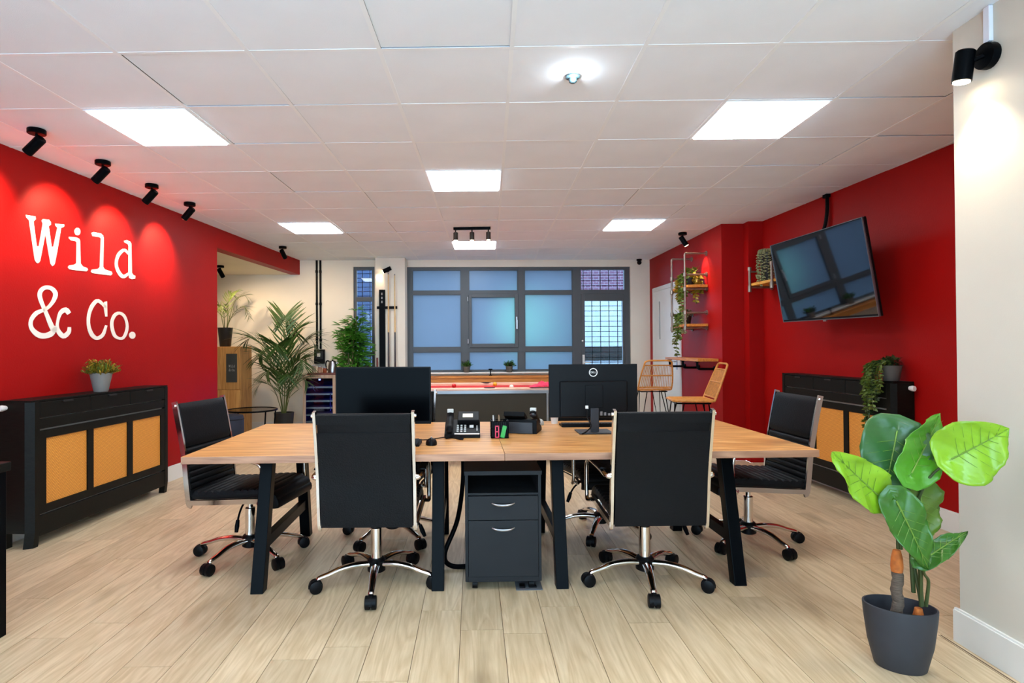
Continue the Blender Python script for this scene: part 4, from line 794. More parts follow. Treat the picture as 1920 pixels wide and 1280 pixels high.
# ================================================================ ON THE DESK
def text_mesh(body, size, depth, fn, shear=0):
    cu_ = bpy.data.curves.new('t', 'FONT'); cu_.body = body; cu_.size = size; cu_.extrude = depth / 2; cu_.align_x = 'CENTER'; cu_.align_y = 'CENTER'; cu_.shear = shear
    o = bpy.data.objects.new('t', cu_); C.objects.link(o); dg = bpy.context.evaluated_depsgraph_get(); me = o.evaluated_get(dg).to_mesh()
    mb = MB(); mb.add([fn(v.co) for v in me.vertices], [tuple(p.vertices) for p in me.polygons]); o.to_mesh_clear() if False else None
    bpy.data.objects.remove(o); return mb
def monitor(label, loc, rz, flip, badge):
    """24 inch screen on a stand; local -y is the side with the picture"""
    t = thing('monitor', label, 'monitor', loc, rz, 'monitors on the desk')
    w, h, z0 = .55, .328, .093
    mb = MB(); mb.box(-w / 2, w / 2, -.012, .006, z0, z0 + h); body = obj('casing', mb, BLACKP, t, 0, .003)
    mb = MB(); mb.box(-.21, .21, .006, .024, z0 + .0, z0 + .225); obj('rear_housing', mb, BLACKP, t, 0, .009)
    mb = MB(); mb.box(-.055, .055, .024, .030, z0 + .06, z0 + .20); obj('mount_plate', mb, BLACKP, t, 0, .003)
    mb = MB(); mb.box(-w / 2 + .007, w / 2 - .007, -.0135, -.0122, z0 + .018, z0 + h - .007); obj('screen', mb, SCREEN, t, 0)
    mb = MB(); mb.box(-.026, .026, .026, .044, .006, z0 + .06); obj('stand_neck', mb, DARKG, t, 0, .004)
    mb = MB(); mb.box(-.105, .105, -.075, .095, 0, .010); obj('stand_base', mb, DARKG, t, 0, .004)
    for k, x in enumerate((-.098, -.072, -.05)):
        mb = MB(); mb.box(x, x + .014, .024, .034, z0 + .014, z0 + .026 + .006 * k); obj('port_plug', mb, SATIN, t, 0)
    mb = MB(); mb.box(.038, .056, .024, .038, z0 + .055, z0 + .075); obj('power_plug', mb, WHITEP, t, 0, .002)
    mb = MB(); mb.tube(spline([(.047, .038, z0 + .056), (.05, .06, .10), (.03, .075, .05), (.06, .09, .02), (.09, .10, .006)], 6), .004, 8); obj('cable', mb, BLACKP, t)
    if badge:
        bz = z0 + .277; mb = MB(); mb.tube([(.024 * math.cos(2 * PI * k / 32), .0075, bz + .024 * math.sin(2 * PI * k / 32)) for k in range(32)], .0028, 8, closed=True); r = obj('badge_ring', mb, WHITEP, t)
        mb = text_mesh('DELL', .0155, .002, lambda c: (-c.x, .0075 + c.z, bz + c.y)); obj('badge_lettering', mb, WHITEP, r, 0, fix=False)
    return t
monitor('black monitor with its dark screen towards the camera', (-.614, 3.35, DZ), -.01, False, False)
monitor('black monitor seen from the back with round white badge', (.640, 3.62, DZ), PI + .041, True, True)

# desk phone, front view
PHB = pm('phone_black', (9, 10, 12), .5, var=.06, spec=.1)
def phone(label, loc, rz, front=True):
    t = thing('desk_phone', label, 'telephone', loc, rz, 'black desk phones')
    mb = MB(); prof = [(-.095, .0), (.095, .0), (.095, .085), (.06, .088), (-.095, .022)]
    mb.prism(prof, -.105, .105, lambda u, v, d: (d, u, v)); base = obj('base', mb, PHB, t, 0, .004)
    n = Vector((0, -.39, .92)).normalized()
    def on(x, s, h=0): return Vector((x, -.095 + .155 * s, .022 + .066 * s)) + n * h
    def plate(mb, x0, x1, s0, s1, h0, h1):
        v = [on(x, s, h) for h in (h0, h1) for x, s in ((x0, s0), (x1, s0), (x1, s1), (x0, s1))]
        mb.add(v, [(0, 3, 2, 1), (4, 5, 6, 7), (0, 1, 5, 4), (1, 2, 6, 5), (2, 3, 7, 6), (3, 0, 4, 7)])
    # raised display head
    mb = MB(); plate(mb, -.03, .10, .66, 1.30, .0, .030); obj('display_head', mb, PHB, t, 0, .004)
    mb = MB(); plate(mb, .0, .062, .86, 1.12, .0302, .0315); obj('display', mb, pm('lcd', (150, 134, 98), .3, emit=(190, 172, 128), estr=.05), t, 0)
    for r in range(4):
        for c in range(3):
            mb = MB(); plate(mb, -.034 + c * .022, -.022 + c * .022, .53 - r * .13, .59 - r * .13, .0, .006); obj('key', mb, pm('key_grey', (186, 186, 182), .4), t, 0, .001)
    mb = MB(); plate(mb, .042, .066, .42, .58, .0, .006); obj('navigation_key', mb, pm('key_light', (210, 210, 206), .4), t, 0, .002)
    for r in range(3):
        mb = MB(); plate(mb, .083, .090, .50 - r * .13, .55 - r * .13, .0, .004); obj('line_key', mb, pm('key_grey', (186, 186, 182), .4), t, 0)
    mb = MB(); plate(mb, -.045, .10, -.02, .012, .0, .004); obj('front_strip', mb, SATIN, t, 0)
    hs = [on(-.075, s, h) for s, h in ((.02, .022), (.10, .034), (.30, .032), (.55, .034), (.80, .034), (1.02, .042), (1.10, .030))]
    mb = MB(); mb.tube(spline(hs, 5), 1, prof=[(.021 * math.cos(2 * PI * k / 12), .013 * math.sin(2 * PI * k / 12)) for k in range(12)], side=(1, 0, 0)); hd = obj('handset', mb, PHB, t)
    for s, h in ((.12, .016), (1.0, .018)):
        mb = MB(); p = on(-.075, s, h); mb.cyl(p, p + n * .018, .020, n=16); obj('ear_cup', mb, DARKG, hd)
    mb = MB(); p = on(-.075, 1.04, .055); mb.box(p.x - .019, p.x + .019, p.y - .01, p.y + .012, p.z - .008, p.z + .014); obj('hook_light', mb, pm('hook_silver', (200, 198, 190), .35), hd, 0, .003)
    mb = MB(); mb.box(-.08, .08, .06, .10, 0, .07); obj('rear_stand', mb, DARKG, t, 0, .004)
    return t
phone('black desk phone with keypad facing the camera beside the pen holder', (-.165, 3.50, DZ), .02)
phone('black desk phone seen from the back behind the pen holder', (.205, 3.66, DZ), PI - .25, False)
coil = [(-.255 + .10 * (k / 160) + .006 * math.cos(k * .9) , 3.365 + .03 * math.sin(k / 160 * PI * 1.5) + .010 * math.sin(k * .9) * .3, DZ + .010 + .007 * math.sin(k * .9)) for k in range(160)]
mb = MB(); mb.tube(coil, .0028, 6); tag(obj('coiled_cord', mb, BLACKP), 'curly black handset cord lying in front of the desk phone', 'cord')
mb = MB(); mb.tube(spline([(-.44, 3.36, DZ + .003), (-.38, 3.33, DZ + .003), (-.31, 3.38, DZ + .003), (-.27, 3.42, DZ + .003)], 8), .0028, 6); tag(obj('thin_cable', mb, BLACKP), 'thin black cable between the desk phone and the dark monitor', 'cable')
# pen holder of black mesh with a red and a green marker
t = thing('pen_holder', 'black mesh pen holder with red and green panels', 'pen holder', (.055, 3.44, DZ), .03)
mb = MB(); w = .050
for a, b in (((-w, -w), (w, -w)), ((w, -w), (w, w)), ((w, w), (-w, w)), ((-w, w), (-w, -w))):
    for z in (.004, .055, .098): mb.cyl((*a, z), (*b, z), .0028, n=6)
    for k in range(9):
        p = Vector((*a, 0)).lerp(Vector((*b, 0)), k / 9); mb.cyl((p.x, p.y, .002), (p.x, p.y, .100), .0016, n=5)
obj('mesh_walls', mb, BLACKM, t)
mb = MB(); mb.box(-w + .003, w - .003, -w + .003, w - .003, 0, .003); obj('bottom', mb, BLACKM, t, 0)
mb = MB(); mb.box(-w + .004, w - .004, -w + .004, -w + .006, .004, .096); mb.box(-w + .004, -w + .006, -w + .006, w - .004, .004, .096); mb.box(w - .006, w - .004, -w + .006, w - .004, .004, .096); obj('liner', mb, BLACKP, t, 0)
for x0, tilt, col, nm in ((-.016, 0, (214, 40, 78), 'red_panel'), (.022, .22, (40, 160, 60), 'green_panel')):
    mb = MB(); M = Matrix.Translation((x0, -w - .001, .040)) @ Matrix.Rotation(tilt, 4, 'Y')
    for a in ((-.012, .012, .028, .034), (-.012, .012, -.004, .002), (-.012, .012, -.036, -.030), (-.012, -.006, -.036, .034), (.006, .012, -.036, .034)): mb.box(a[0], a[1], -.003, .001, a[2], a[3], M)
    if nm == 'green_panel': mb.box(-.006, .006, -.0025, .001, -.03, .028, M)
    obj(nm, mb, pm(nm + '_plastic', col, .35), t, 0)
for k, (x, y, c) in enumerate(((-.03, .0, (200, 196, 190)), (.004, .01, (150, 120, 90)), (-.022, .02, (40, 40, 44)))):
    mb = MB(); mb.tube([(x, y, .004), (x - .006, y, .118), (x - .007, y, .130)], [.0045, .0045, .002], 8); obj('pen', mb, pm('pen_%d' % k, c, .35), t)
def mouse(label, loc, rz, mat):
    t = thing('computer_mouse', label, 'mouse', loc, rz)
    vs = []; n, m = 14, 8
    for i in range(m + 1):
        a = PI / 2 * i / m
        for k in range(n):
            b = 2 * PI * k / n; vs.append((.031 * math.cos(a) ** .7 * math.cos(b), .052 * math.cos(a) ** .7 * math.sin(b), .034 * math.sin(a) ** .8 * (1 - .18 * math.sin(b))))
    mb = MB(); mb.add(vs, [(i * n + k, i * n + (k + 1) % n, (i + 1) * n + (k + 1) % n, (i + 1) * n + k) for i in range(m) for k in range(n)] + [tuple(range(n - 1, -1, -1))]); obj('shell', mb, mat, t, 60)
    mb = MB(); mb.cyl((-.004, .022, .030), (.004, .022, .030), .009, n=14); obj('scroll_wheel', mb, SATIN, t)
    return t
mouse('black computer mouse on the desk in front of the dark monitor', (-.322, 3.19, DZ), .1, BLACKP)
mouse('pale grey computer mouse on the desk behind the second phone', (.335, 3.97, DZ), 2.8, pm('mouse_grey', (170, 168, 162), .4))
def keyboard(label, loc, rz):
    t = thing('keyboard', label, 'keyboard', loc, rz, 'black keyboards')
    mb = MB(); mb.prism([(-.065, 0), (.065, 0), (.065, .022), (-.065, .010)], -.22, .22, lambda u, v, d: (d, u, v)); obj('case', mb, BLACKP, t, 0, .002)
    mb = MB()
    for r in range(6):
        for c in range(20):
            x = -.21 + c * .021; y = -.055 + r * .0195; z = .010 + .012 * (y + .065) / .13; mb.box(x, x + .017, y, y + .016, z, z + .006)
    stuff(obj('keys', mb, DARKG, t, 0)); return t
keyboard('black keyboard half hidden by the near chair at the dark monitor', (-.60, 3.18, DZ), .0)
keyboard('black keyboard lying behind the monitor with the round badge', (.69, 3.91, DZ), PI + .04)
t = thing('paper_cup', 'small white cup behind the monitor with round badge', 'cup', (.445, 4.03, DZ))
mb = MB(); mb.lathe([(.022, 0), (.028, .055), (.030, .056), (.026, .055), (.020, .004), (.0001, .004)], 20); obj('cup', mb, WHITEP, t, 40)

# ================================================================ PLANTS
def leafblade(mb, base, tip, nrm, w, bend=.12, n=6, fold=.15):
    """pointed leaf from base to tip, width w, face normal nrm"""
    b = Vector(base); t_ = Vector(tip); d = t_ - b; L = d.length; d.normalize(); nr = Vector(nrm); nr = (nr - d * nr.dot(d)).normalized(); s = d.cross(nr)
    vs = []
    for i in range(n + 1):
        f = i / n; ww = w / 2 * math.sin(PI * min(1, f * .92 + .08)) ** .8 * (1 if f < .999 else 0)
        p = b + d * (L * f) - nr * (bend * L * f * f)
        vs += [p - s * ww + nr * (fold * ww), p, p + s * ww + nr * (fold * ww)]
    mb.add(vs, [f for i in range(n) for f in ((3 * i, 3 * i + 1, 3 * i + 4, 3 * i + 3), (3 * i + 1, 3 * i + 2, 3 * i + 5, 3 * i + 4))])
def pot_round(t, r0, r1, h, mat, soil=True, n=28):
    mb = MB(); mb.lathe([(r0 * .92, 0), (r0, .006), (r1, h - .012), (r1 + .004, h), (r1 - .006, h), (r1 - .010, h - .02), (r0 * .8, h * .8), (.0001, h * .8)], n); o = obj('pot', mb, mat, t, 40)
    if soil: mb = MB(); mb.lathe([(r1 * .88, h * .84), (r1 * .5, h * .88), (.0001, h * .9)], n); obj('soil', mb, SOIL, t)
    return o
# ---- big leaf plant at the right front
def big_leaf(parent, base, tip, nrm, w, mat, bend=.1, cup=.22, wave=.012, back=.22):
    b = Vector(base); t_ = Vector(tip); d = t_ - b; L = d.length; d.normalize(); nr = Vector(nrm); nr = (nr - d * nr.dot(d)).normalized(); s = d.cross(nr)
    n, m = 22, 9; mb = MB(); vs = []
    # heart outline: width along the midrib, lobes reach behind the petiole
    for i in range(n + 1):
        f = i / n; a = -back + (1 + back) * f                # position along midrib (0 = petiole joint)
        g = (a + back) / (1 + back)
        ww = w / 2 * (math.sin(PI * g ** .62)) ** .75 * (1.0 if g < .8 else 1.0) if 0 < g < 1 else 0.0
        for k in range(-m, m + 1):
            u = k / m; lift = cup * ww * abs(u) ** 1.4
            lobe = -.0 if a >= 0 else 0
            aa = a
            if a < 0: aa = a * (abs(u) ** .55)               # notch towards the petiole
            rip = wave * math.sin(16 * f + 3 * abs(u)) * abs(u) * 1.0 + .004 * math.cos(aa * 70 - abs(u) * 14)
            p = b + d * (L * aa) + s * (u * ww) + nr * (lift - bend * L * max(0, aa) ** 2 - bend * .4 * L * (aa < 0) * aa * aa + rip * (1 if ww > 0 else 0))
            vs.append(p)
    c = 2 * m + 1
    mb.add(vs, [(i * c + k, i * c + k + 1, (i + 1) * c + k + 1, (i + 1) * c + k) for i in range(n) for k in range(c - 1)])
    o = obj('leaf', mb, mat, parent, 80); so = o.modifiers.new('thickness', 'SOLIDIFY'); so.thickness = .0015
    mr = MB(); pts = [b + d * (L * f) + nr * (-bend * L * f * f + .0035) for f in [k / 10 * .96 for k in range(11)]]
    mr.tube(pts, [.0035 * (1 - .8 * k / 10) for k in range(11)], 6)
    for k in range(1, 7):                                    # side veins
        for sg_ in (-1, 1):
            f0 = k / 8; f1 = min(.97, f0 + .16); g = (f1 + back) / (1 + back); ww = w / 2 * math.sin(PI * g ** .62) ** .75 * .86
            q = [b + d * (L * (f0 + (f1 - f0) * e)) + s * (sg_ * ww * e) + nr * (cup * ww * e ** 1.4 - bend * L * (f0 + (f1 - f0) * e) ** 2 + .0045) for e in (0, .25, .5, .75, 1)]
            mr.tube(q, [.0011, .0010, .0008, .0006, .0004], 5)
    obj('vein', mr, VEIN, o); return o
def gleaf(name, a, v=.15): return pm(name, a, .32, var=v, scale=7, spec=.55)
VEIN = pm('leaf_vein', (104, 138, 48), .5)
G_BRIGHT = gleaf('leaf_bright', (128, 172, 30)); G_MID = gleaf('leaf_mid', (74, 138, 28)); G_DARK = gleaf('leaf_dark', (46, 92, 42)); G_OLIVE = gleaf('leaf_olive', (84, 112, 28)); G_LOW = gleaf('leaf_low', (52, 104, 26))
pl = thing('floor_plant', 'large-leaved green floor plant in an oval charcoal pot', 'plant', (1.620, 2.345, 0), -.42)
mb = MB(); pr = [(.088, 0), (.094, .006), (.118, .10), (.131, .20), (.134, .235), (.134, .245), (.127, .246), (.124, .235), (.112, .15), (.0001, .145)]
mb.lathe(pr, 40, sx=.94, sy=.70); obj('pot', mb, POT, pl, 40)
mb = MB(); mb.lathe([(.108, .150), (.05, .158), (.0001, .160)], 30, sx=.92, sy=.68); obj('soil', mb, SOIL, pl)
pl_inv = Matrix.Rotation(.42, 4, 'Z') @ Matrix.Translation((-1.655, -2.345, 0))
TR = pm('trunk_fibre', (96, 82, 70), .9, var=.35, scale=30, stretch=(1, 1, 8), bump=.6, bscale=40); TRT = pm('trunk_top', (190, 104, 40), .8, var=.3, scale=30, bump=.5, bscale=50)
def PW_(p): return pl_inv @ Vector(p)
def trunk(x, y, h, r):
    mb = MB(); pts = [PW_((x + .004 * math.sin(k), y, .15 + (h - .07) * k / 16)) for k in range(17)]; mb.tube(pts, [r * (1 + .10 * (k % 2)) for k in range(17)], 14); tr = obj('trunk', mb, TR, pl, 30)
    mb = MB(); z0 = .15 + (h - .07); mb.tube([PW_((x, y, z0)), PW_((x, y, z0 + .02)), PW_((x, y, z0 + .055)), PW_((x, y, z0 + .085))], [r * 1.05, r * 1.15, r * 1.05, r * .7], 14); obj('trunk_top', mb, TRT, tr)
trunk(1.640, 2.335, .30, .019); trunk(1.700, 2.305, .085, .018)
def petiole(pts, r=.007):
    mb = MB(); q = spline([PW_(p) for p in pts], 6); n = len(q); mb.tube(q, [r * (1 - .45 * k / (n - 1)) for k in range(n)], 8); obj('petiole', mb, STEMD, pl)
STEMD = pm('petiole_green', (52, 66, 26), .5, var=.15)
LEAVES = PLACE_LEAVES = [
    # joint, tip, normal, width, material, bend
    ((1.670, 2.37, .930), (1.565, 2.30, .640), (-.15, -.85, .40), .255, G_DARK, .08),
    ((1.515, 2.25, .700), (1.300, 2.20, .880), (-.35, -.80, .45), .165, G_BRIGHT, -.05),
    ((1.660, 2.28, .780), (1.850, 2.36, 1.005), (-.30, -.90, -.20), .165, G_MID, .06),
    ((1.765, 2.22, .845), (1.960, 2.18, .965), (.05, -.95, .25), .240, G_BRIGHT, .08),
    ((1.715, 2.32, .720), (1.735, 2.29, .480), (.25, -.95, .1), .175, G_OLIVE, .06),
    ((1.560, 2.22, .690), (1.672, 2.19, .430), (-.30, -.88, .30), .140, G_LOW, .10),
    ((1.680, 2.25, .455), (1.870, 2.27, .565), (-.40, -.70, .65), .085, G_LOW, .05),
    ((1.720, 2.42, .840), (1.775, 2.44, .720), (.2, -.95, .2), .130, G_MID, .05),
]
for j, tp, nr, w, mt, bd in LEAVES:
    rot = Matrix.Rotation(.42, 3, 'Z'); big_leaf(pl, PW_(j), PW_(tp), rot @ Vector(nr), w, mt, bd)
petiole([(1.648, 2.335, .47), (1.640, 2.345, .65), (1.645, 2.38, .80), (1.670, 2.37, .930)])
petiole([(1.646, 2.335, .47), (1.630, 2.32, .60), (1.58, 2.28, .68), (1.515, 2.25, .700)])
petiole([(1.654, 2.332, .47), (1.640, 2.31, .62), (1.645, 2.28, .70), (1.660, 2.28, .78)])
petiole([(1.700, 2.33, .30), (1.695, 2.33, .55), (1.715, 2.28, .74), (1.765, 2.22, .845)], .008)
petiole([(1.712, 2.30, .26), (1.712, 2.32, .50), (1.716, 2.325, .66), (1.715, 2.32, .720)])
petiole([(1.705, 2.298, .26), (1.690, 2.28, .45), (1.610, 2.24, .62), (1.560, 2.22, .690)])
petiole([(1.724, 2.298, .26), (1.722, 2.28, .36), (1.695, 2.265, .40), (1.680, 2.25, .455)])
petiole([(1.716, 2.31, .26), (1.70, 2.36, .55), (1.705, 2.40, .74), (1.720, 2.42, .840)])

# ---- palm beside the alcove and its little sister on the locker
def frond(parent, base, pts, nleaf, L0, mat, rnd):
    q = spline([Vector(p) for p in pts], 8); mb = MB(); n = len(q); mb.tube(q, [.007 * (1 - .8 * k / (n - 1)) for k in range(n)], 6); fr = obj('frond_stem', mb, STEM, parent)
    mb = MB()
    for k in range(nleaf):
        f = .32 + .68 * (k + .5) / nleaf; i = min(n - 2, int(f * (n - 1))); p = q[i].lerp(q[i + 1], f * (n - 1) - i); d = (q[i + 1] - q[i]).normalized()
        side = d.cross(Vector((0, 0, 1))); side = side.normalized() if side.length > .05 else Vector((1, 0, 0))
        up = side.cross(d).normalized(); L = L0 * (.55 + .6 * math.sin(PI * (.15 + .8 * (k / nleaf)))) * rnd.uniform(.85, 1.1)
        for sg_ in (-1, 1):
            dr = (d * rnd.uniform(.7, 1.0) + side * sg_ * .7 + up * rnd.uniform(-.1, .3)).normalized()
            leafblade(mb, p, p + dr * L, up, L * .072, .25, 4, .25)
    o = stuff(obj('leaflets', mb, mat, fr, 60)); return fr
def palm(label, loc, specs, rnd, potspec, mat=LEAFP, h0=.3):
    t = thing('potted_palm', label, 'plant', loc); pot_round(t, *potspec)
    for ang, reach, height, droop, nl, L0 in specs:
        a = math.radians(ang); cx, cy = math.cos(a), math.sin(a)
        frond(t, None, [(cx * .02, cy * .02, potspec[2] * .86), (cx * .05, cy * .05, h0 + height * .30), (cx * reach * .40, cy * reach * .40, h0 + height * .80), (cx * reach * .8, cy * reach * .8, h0 + height), (cx * reach, cy * reach, h0 + height - droop)], nl, L0, mat, rnd)
    return t
rnd = random.Random(3)
palm('tall bushy palm in a dark pot beside the wine fridge', (-2.90, 8.16, 0), [(100, .16, 1.42, .02, 22, .34), (185, .52, 1.12, .06, 22, .34), (10, .42, 1.10, .08, 22, .34), (-30, .40, .82, .10, 20, .32), (160, .45, .92, .10, 22, .33), (-90, .28, 1.02, .06, 22, .33), (60, .20, 1.22, .04, 22, .34), (200, .34, .50, .06, 16, .26), (-10, .34, .55, .05, 16, .28), (240, .30, .68, .06, 18, .28), (-60, .30, .62, .05, 18, .28), (30, .30, .90, .05, 20, .3)], rnd, (.105, .135, .37, POTB))
palm('sparse young palm in a tall dark pot on the oak locker', (-3.78, 8.27, 1.3005), [(20, .30, .52, .06, 14, .17), (-15, .40, .34, .14, 10, .15), (75, .15, .55, .02, 12, .17), (160, .30, .44, .1, 12, .16), (-80, .2, .36, .05, 10, .15)], rnd, (.075, .10, .27, POTB), LEAFM, .22)
# ---- leafy bamboo behind the dark monitor
t = thing('bamboo_plant', 'bright leafy bamboo plant in front of the narrow window', 'plant', (-2.02, 8.55, 0))
pot_round(t, .13, .17, .34, POTB)
for k in range(4):
    a = k * 1.6; x, y = .05 * math.cos(a), .05 * math.sin(a); pts = spline([(x, y, .28), (x * 1.3, y * 1.3, .8), (x * 1.6 + .02, y * 1.5, 1.3), (x * 1.4 + (.04 if k % 2 else -.03), y * 1.2, 1.80 - .12 * k)], 6)
    mb = MB(); mb.tube(pts, [.011 * (1 - .6 * i / (len(pts) - 1)) for i in range(len(pts))], 8); cane_ = obj('cane', mb, pm('bamboo_cane', (110, 96, 60), .6), t)
    mb = MB()
    for i in range(120):
        f = rnd.uniform(.36, 1); i0 = min(len(pts) - 2, int(f * (len(pts) - 1))); p = pts[i0].lerp(pts[i0 + 1], f * (len(pts) - 1) - i0)
        a2 = rnd.uniform(0, 2 * PI); rr = rnd.uniform(.03, .15) * (1.05 - .45 * max(0, f - .6)); c = p + Vector((math.cos(a2) * rr, math.sin(a2) * rr * .8, rnd.uniform(-.05, .07)))
        for q_ in range(3):
            a3 = a2 + rnd.uniform(-.9, .9); tip = c + Vector((math.cos(a3), math.sin(a3), rnd.uniform(-.3, .7))).normalized() * rnd.uniform(.10, .15)
            leafblade(mb, c, tip, (rnd.uniform(-.4, .4), -.5, 1), .032, .15, 3)
    stuff(obj('foliage', mb, LEAFB, cane_, 60))
for side in (-1, 1):                                          # two outlying sprigs
    mb = MB(); pts = spline([(side * .02, -.02, .9), (side * .12, -.04, 1.15), (side * .17, -.05, 1.32 - .12 * (side > 0))], 6); mb.tube(pts, .005, 6); sp = obj('sprig', mb, STEM, t); mb = MB()
    for i in range(16):
        p = pts[-1 - i % 6] ; a2 = rnd.uniform(0, 2 * PI); leafblade(mb, p, p + Vector((math.cos(a2), -.3 * abs(math.sin(a2)), rnd.uniform(-.4, .9))).normalized() * .11, (0, -.6, .8), .022, .1, 3)
    stuff(obj('foliage', mb, LEAFB, sp, 60))
# ---- small pot plants
def tuft(label, loc, pot, mats, spread, height, n, wid, rnd, lean=.5, cat='plant', group=None):
    t = thing('pot_plant', label, cat, loc, 0, group); pot_round(t, *pot)
    for j, m in enumerate(mats):
        mb = MB()
        for k in range(n):
            a = rnd.uniform(0, 2 * PI); r = rnd.uniform(0, pot[1] * .75); b = Vector((r * math.cos(a), r * math.sin(a), pot[2] * .85)); e = rnd.uniform(.2, 1)
            tip = b + Vector((math.cos(a) * spread * e, math.sin(a) * spread * e, height * rnd.uniform(.25, 1) * math.sqrt(max(.05, 1.15 - e * e))))
            leafblade(mb, b, tip, (math.cos(a), math.sin(a), .6), wid, -.05, 3)
            for q_ in range(3):
                c = b.lerp(tip, .45 + .2 * q_); a3 = rnd.uniform(0, 2 * PI); leafblade(mb, c, c + Vector((math.cos(a3), math.sin(a3), .8)) * height * .22, (0, 0, 1), wid * 1.2, 0, 2)
        stuff(obj('foliage', mb, m, t, 60))
    return t
tuft('yellow-green flowering plant in a grey pot on the radiator cabinet', (-2.995, 4.44, .9505), (.050, .075, .145, POTG), (LEAFM, LEAFY), .095, .125, 110, .011, rnd)
tuft('small green plant in a dark pot on the window sill, nearer the dark monitor', (-.354, 8.94, .8845), (.045, .055, .09, POTC), (LEAFD, LEAFB), .08, .11, 40, .012, rnd, group='sill plants')
tuft('small green plant in a dark pot on the window sill, nearer the monitor with badge', (.301, 8.965, .8845), (.045, .055, .09, POTC), (LEAFD, LEAFB), .08, .11, 40, .012, rnd, group='sill plants')
def trailing(label, loc, rz, pot, mats, strands, rnd, leaf=.03, topn=50, toph=.08, reach=.012):
    """strands: list of (x, y, length) – where the strand leaves the rim and how far it hangs"""
    t = thing('trailing_plant', label, 'plant', loc, rz); pot_round(t, *pot); h = pot[2]
    mb = MB()
    for k in range(topn):
        a = rnd.uniform(0, 2 * PI); r = rnd.uniform(0, pot[1] * 1.15); b = Vector((r * math.cos(a), r * math.sin(a), h * .95 + rnd.uniform(0, toph * .6))); a3 = rnd.uniform(0, 2 * PI)
        leafblade(mb, b, b + Vector((math.cos(a3), math.sin(a3), rnd.uniform(0, 1))) * leaf * 1.2, (0, 0, 1), leaf * .6, .1, 2)
    stuff(obj('foliage', mb, mats[0], t, 60))
    for x, y, L in strands:
        ex = Vector((x, y, 0)).normalized() * pot[1]; out = ex.normalized() * (pot[1] + reach * rnd.uniform(.7, 1.2)) + Vector((-ex.y, ex.x, 0)).normalized() * rnd.uniform(-.5, .5) * reach
        pts = spline([ex * .3 + Vector((0, 0, h * .9)), ex * .75 + Vector((0, 0, h + .03)), out + Vector((0, 0, h - .01)), out * 1.12 + Vector((0, 0, h - L * .5)), out * 1.1 + Vector((rnd.uniform(-.02, .02), rnd.uniform(-.02, .02), h - L))], 6)
        mb = MB(); mb.tube(pts, .0025, 5); st = obj('strand', mb, STEM, t); mb = MB()
        for k in range(int(60 + L * 260)):
            f = rnd.random(); i = min(len(pts) - 2, int(f * (len(pts) - 1))); p = pts[i]; a = rnd.uniform(0, 2 * PI); dr = Vector((math.cos(a), math.sin(a), rnd.uniform(-.7, .3))).normalized()
            leafblade(mb, p, p + dr * leaf * rnd.uniform(.7, 1.2), (dr.y, -dr.x, .8), leaf * .62, .15, 2)
        stuff(obj('foliage', mb, mats[k % len(mats)], st, 60))
    return t
# ================================================================ TELEVISION WALL
tv = thing('television', 'large black wall television tilted forward on a bracket', 'television', (2.728, 4.869, 1.843)); tv.rotation_euler = (.17, .009, -1.532)
TVW, TVH = 1.27, .730
mb = MB(); mb.box(-TVW / 2, TVW / 2, 0, .030, -TVH / 2, TVH / 2); obj('casing', mb, BLACKP, tv, 0, .004)
mb = MB(); mb.box(-TVW / 2 + .009, TVW / 2 - .009, -.0015, -.0002, -TVH / 2 + .020, TVH / 2 - .009); obj('screen', mb, TVSCREEN, tv, 0)
mb = MB()
for a in ((-TVW / 2, TVW / 2, -TVH / 2, -TVH / 2 + .006), (-TVW / 2, TVW / 2, TVH / 2 - .004, TVH / 2), (-TVW / 2, -TVW / 2 + .004, -TVH / 2, TVH / 2), (TVW / 2 - .004, TVW / 2, -TVH / 2, TVH / 2)): mb.box(a[0], a[1], -.006, .012, a[2], a[3])
obj('bezel', mb, pm('bezel_silver', (120, 122, 126), .3, metal=.7), tv, 0)
mb = MB(); mb.box(-.36, .36, .030, .062, -.28, .16); obj('rear_housing', mb, BLACKP, tv, 0, .02)
mb = MB(); mb.box(-.02, .02, -.010, .002, -TVH / 2 - .012, -TVH / 2); obj('sensor', mb, SATIN, tv, 0)
tvm = Matrix.Translation((2.728, 4.869, 1.843)) @ Matrix.Rotation(-1.532, 4, 'Z') @ Matrix.Rotation(.009, 4, 'Y') @ Matrix.Rotation(.17, 4, 'X'); tvi = tvm.inverted()
wp = RW.P(.90, .0, 1.80)
mb = MB(); c = [tvi @ RW.P(s, d, z) for z in (1.62, 1.98) for s, d in ((.80, .002), (1.0, .002), (1.0, .02), (.80, .02))]
mb.add(c, [(0, 3, 2, 1), (4, 5, 6, 7), (0, 1, 5, 4), (1, 2, 6, 5), (2, 3, 7, 6), (3, 0, 4, 7)])
mb.bar([tvi @ RW.P(.90, .02, 1.86), tvi @ RW.P(.78, .17, 1.86), Vector((0, .10, .0)), Vector((0, .058, 0))], .05, .03, (0, 0, 1)); mb.box(-.2, .2, .0625, .075, -.12, -.08); mb.box(-.2, .2, .0625, .075, .08, .12); mb.box(-.03, .03, .064, .08, -.12, .12)
obj('wall_bracket', mb, BLACKM, tv, 0)
mb = MB(); pts = spline([RW.P(1.30, .02, CEIL - .002), RW.P(1.29, .024, 2.50), RW.P(1.31, .03, 2.36), RW.P(1.36, .05, 2.22), RW.P(1.30, .12, 2.05), RW.P(1.2, .16, 1.95)], 8); mb.tube(pts, 1, prof=[(.012 * math.cos(2 * PI * k / 10), .022 * math.sin(2 * PI * k / 10)) for k in range(10)], side=(1, 0, 0))
cb_ = tag(obj('television_cable', mb, BLACKM), 'black cable bundle dropping from the ceiling behind the television', 'cable')
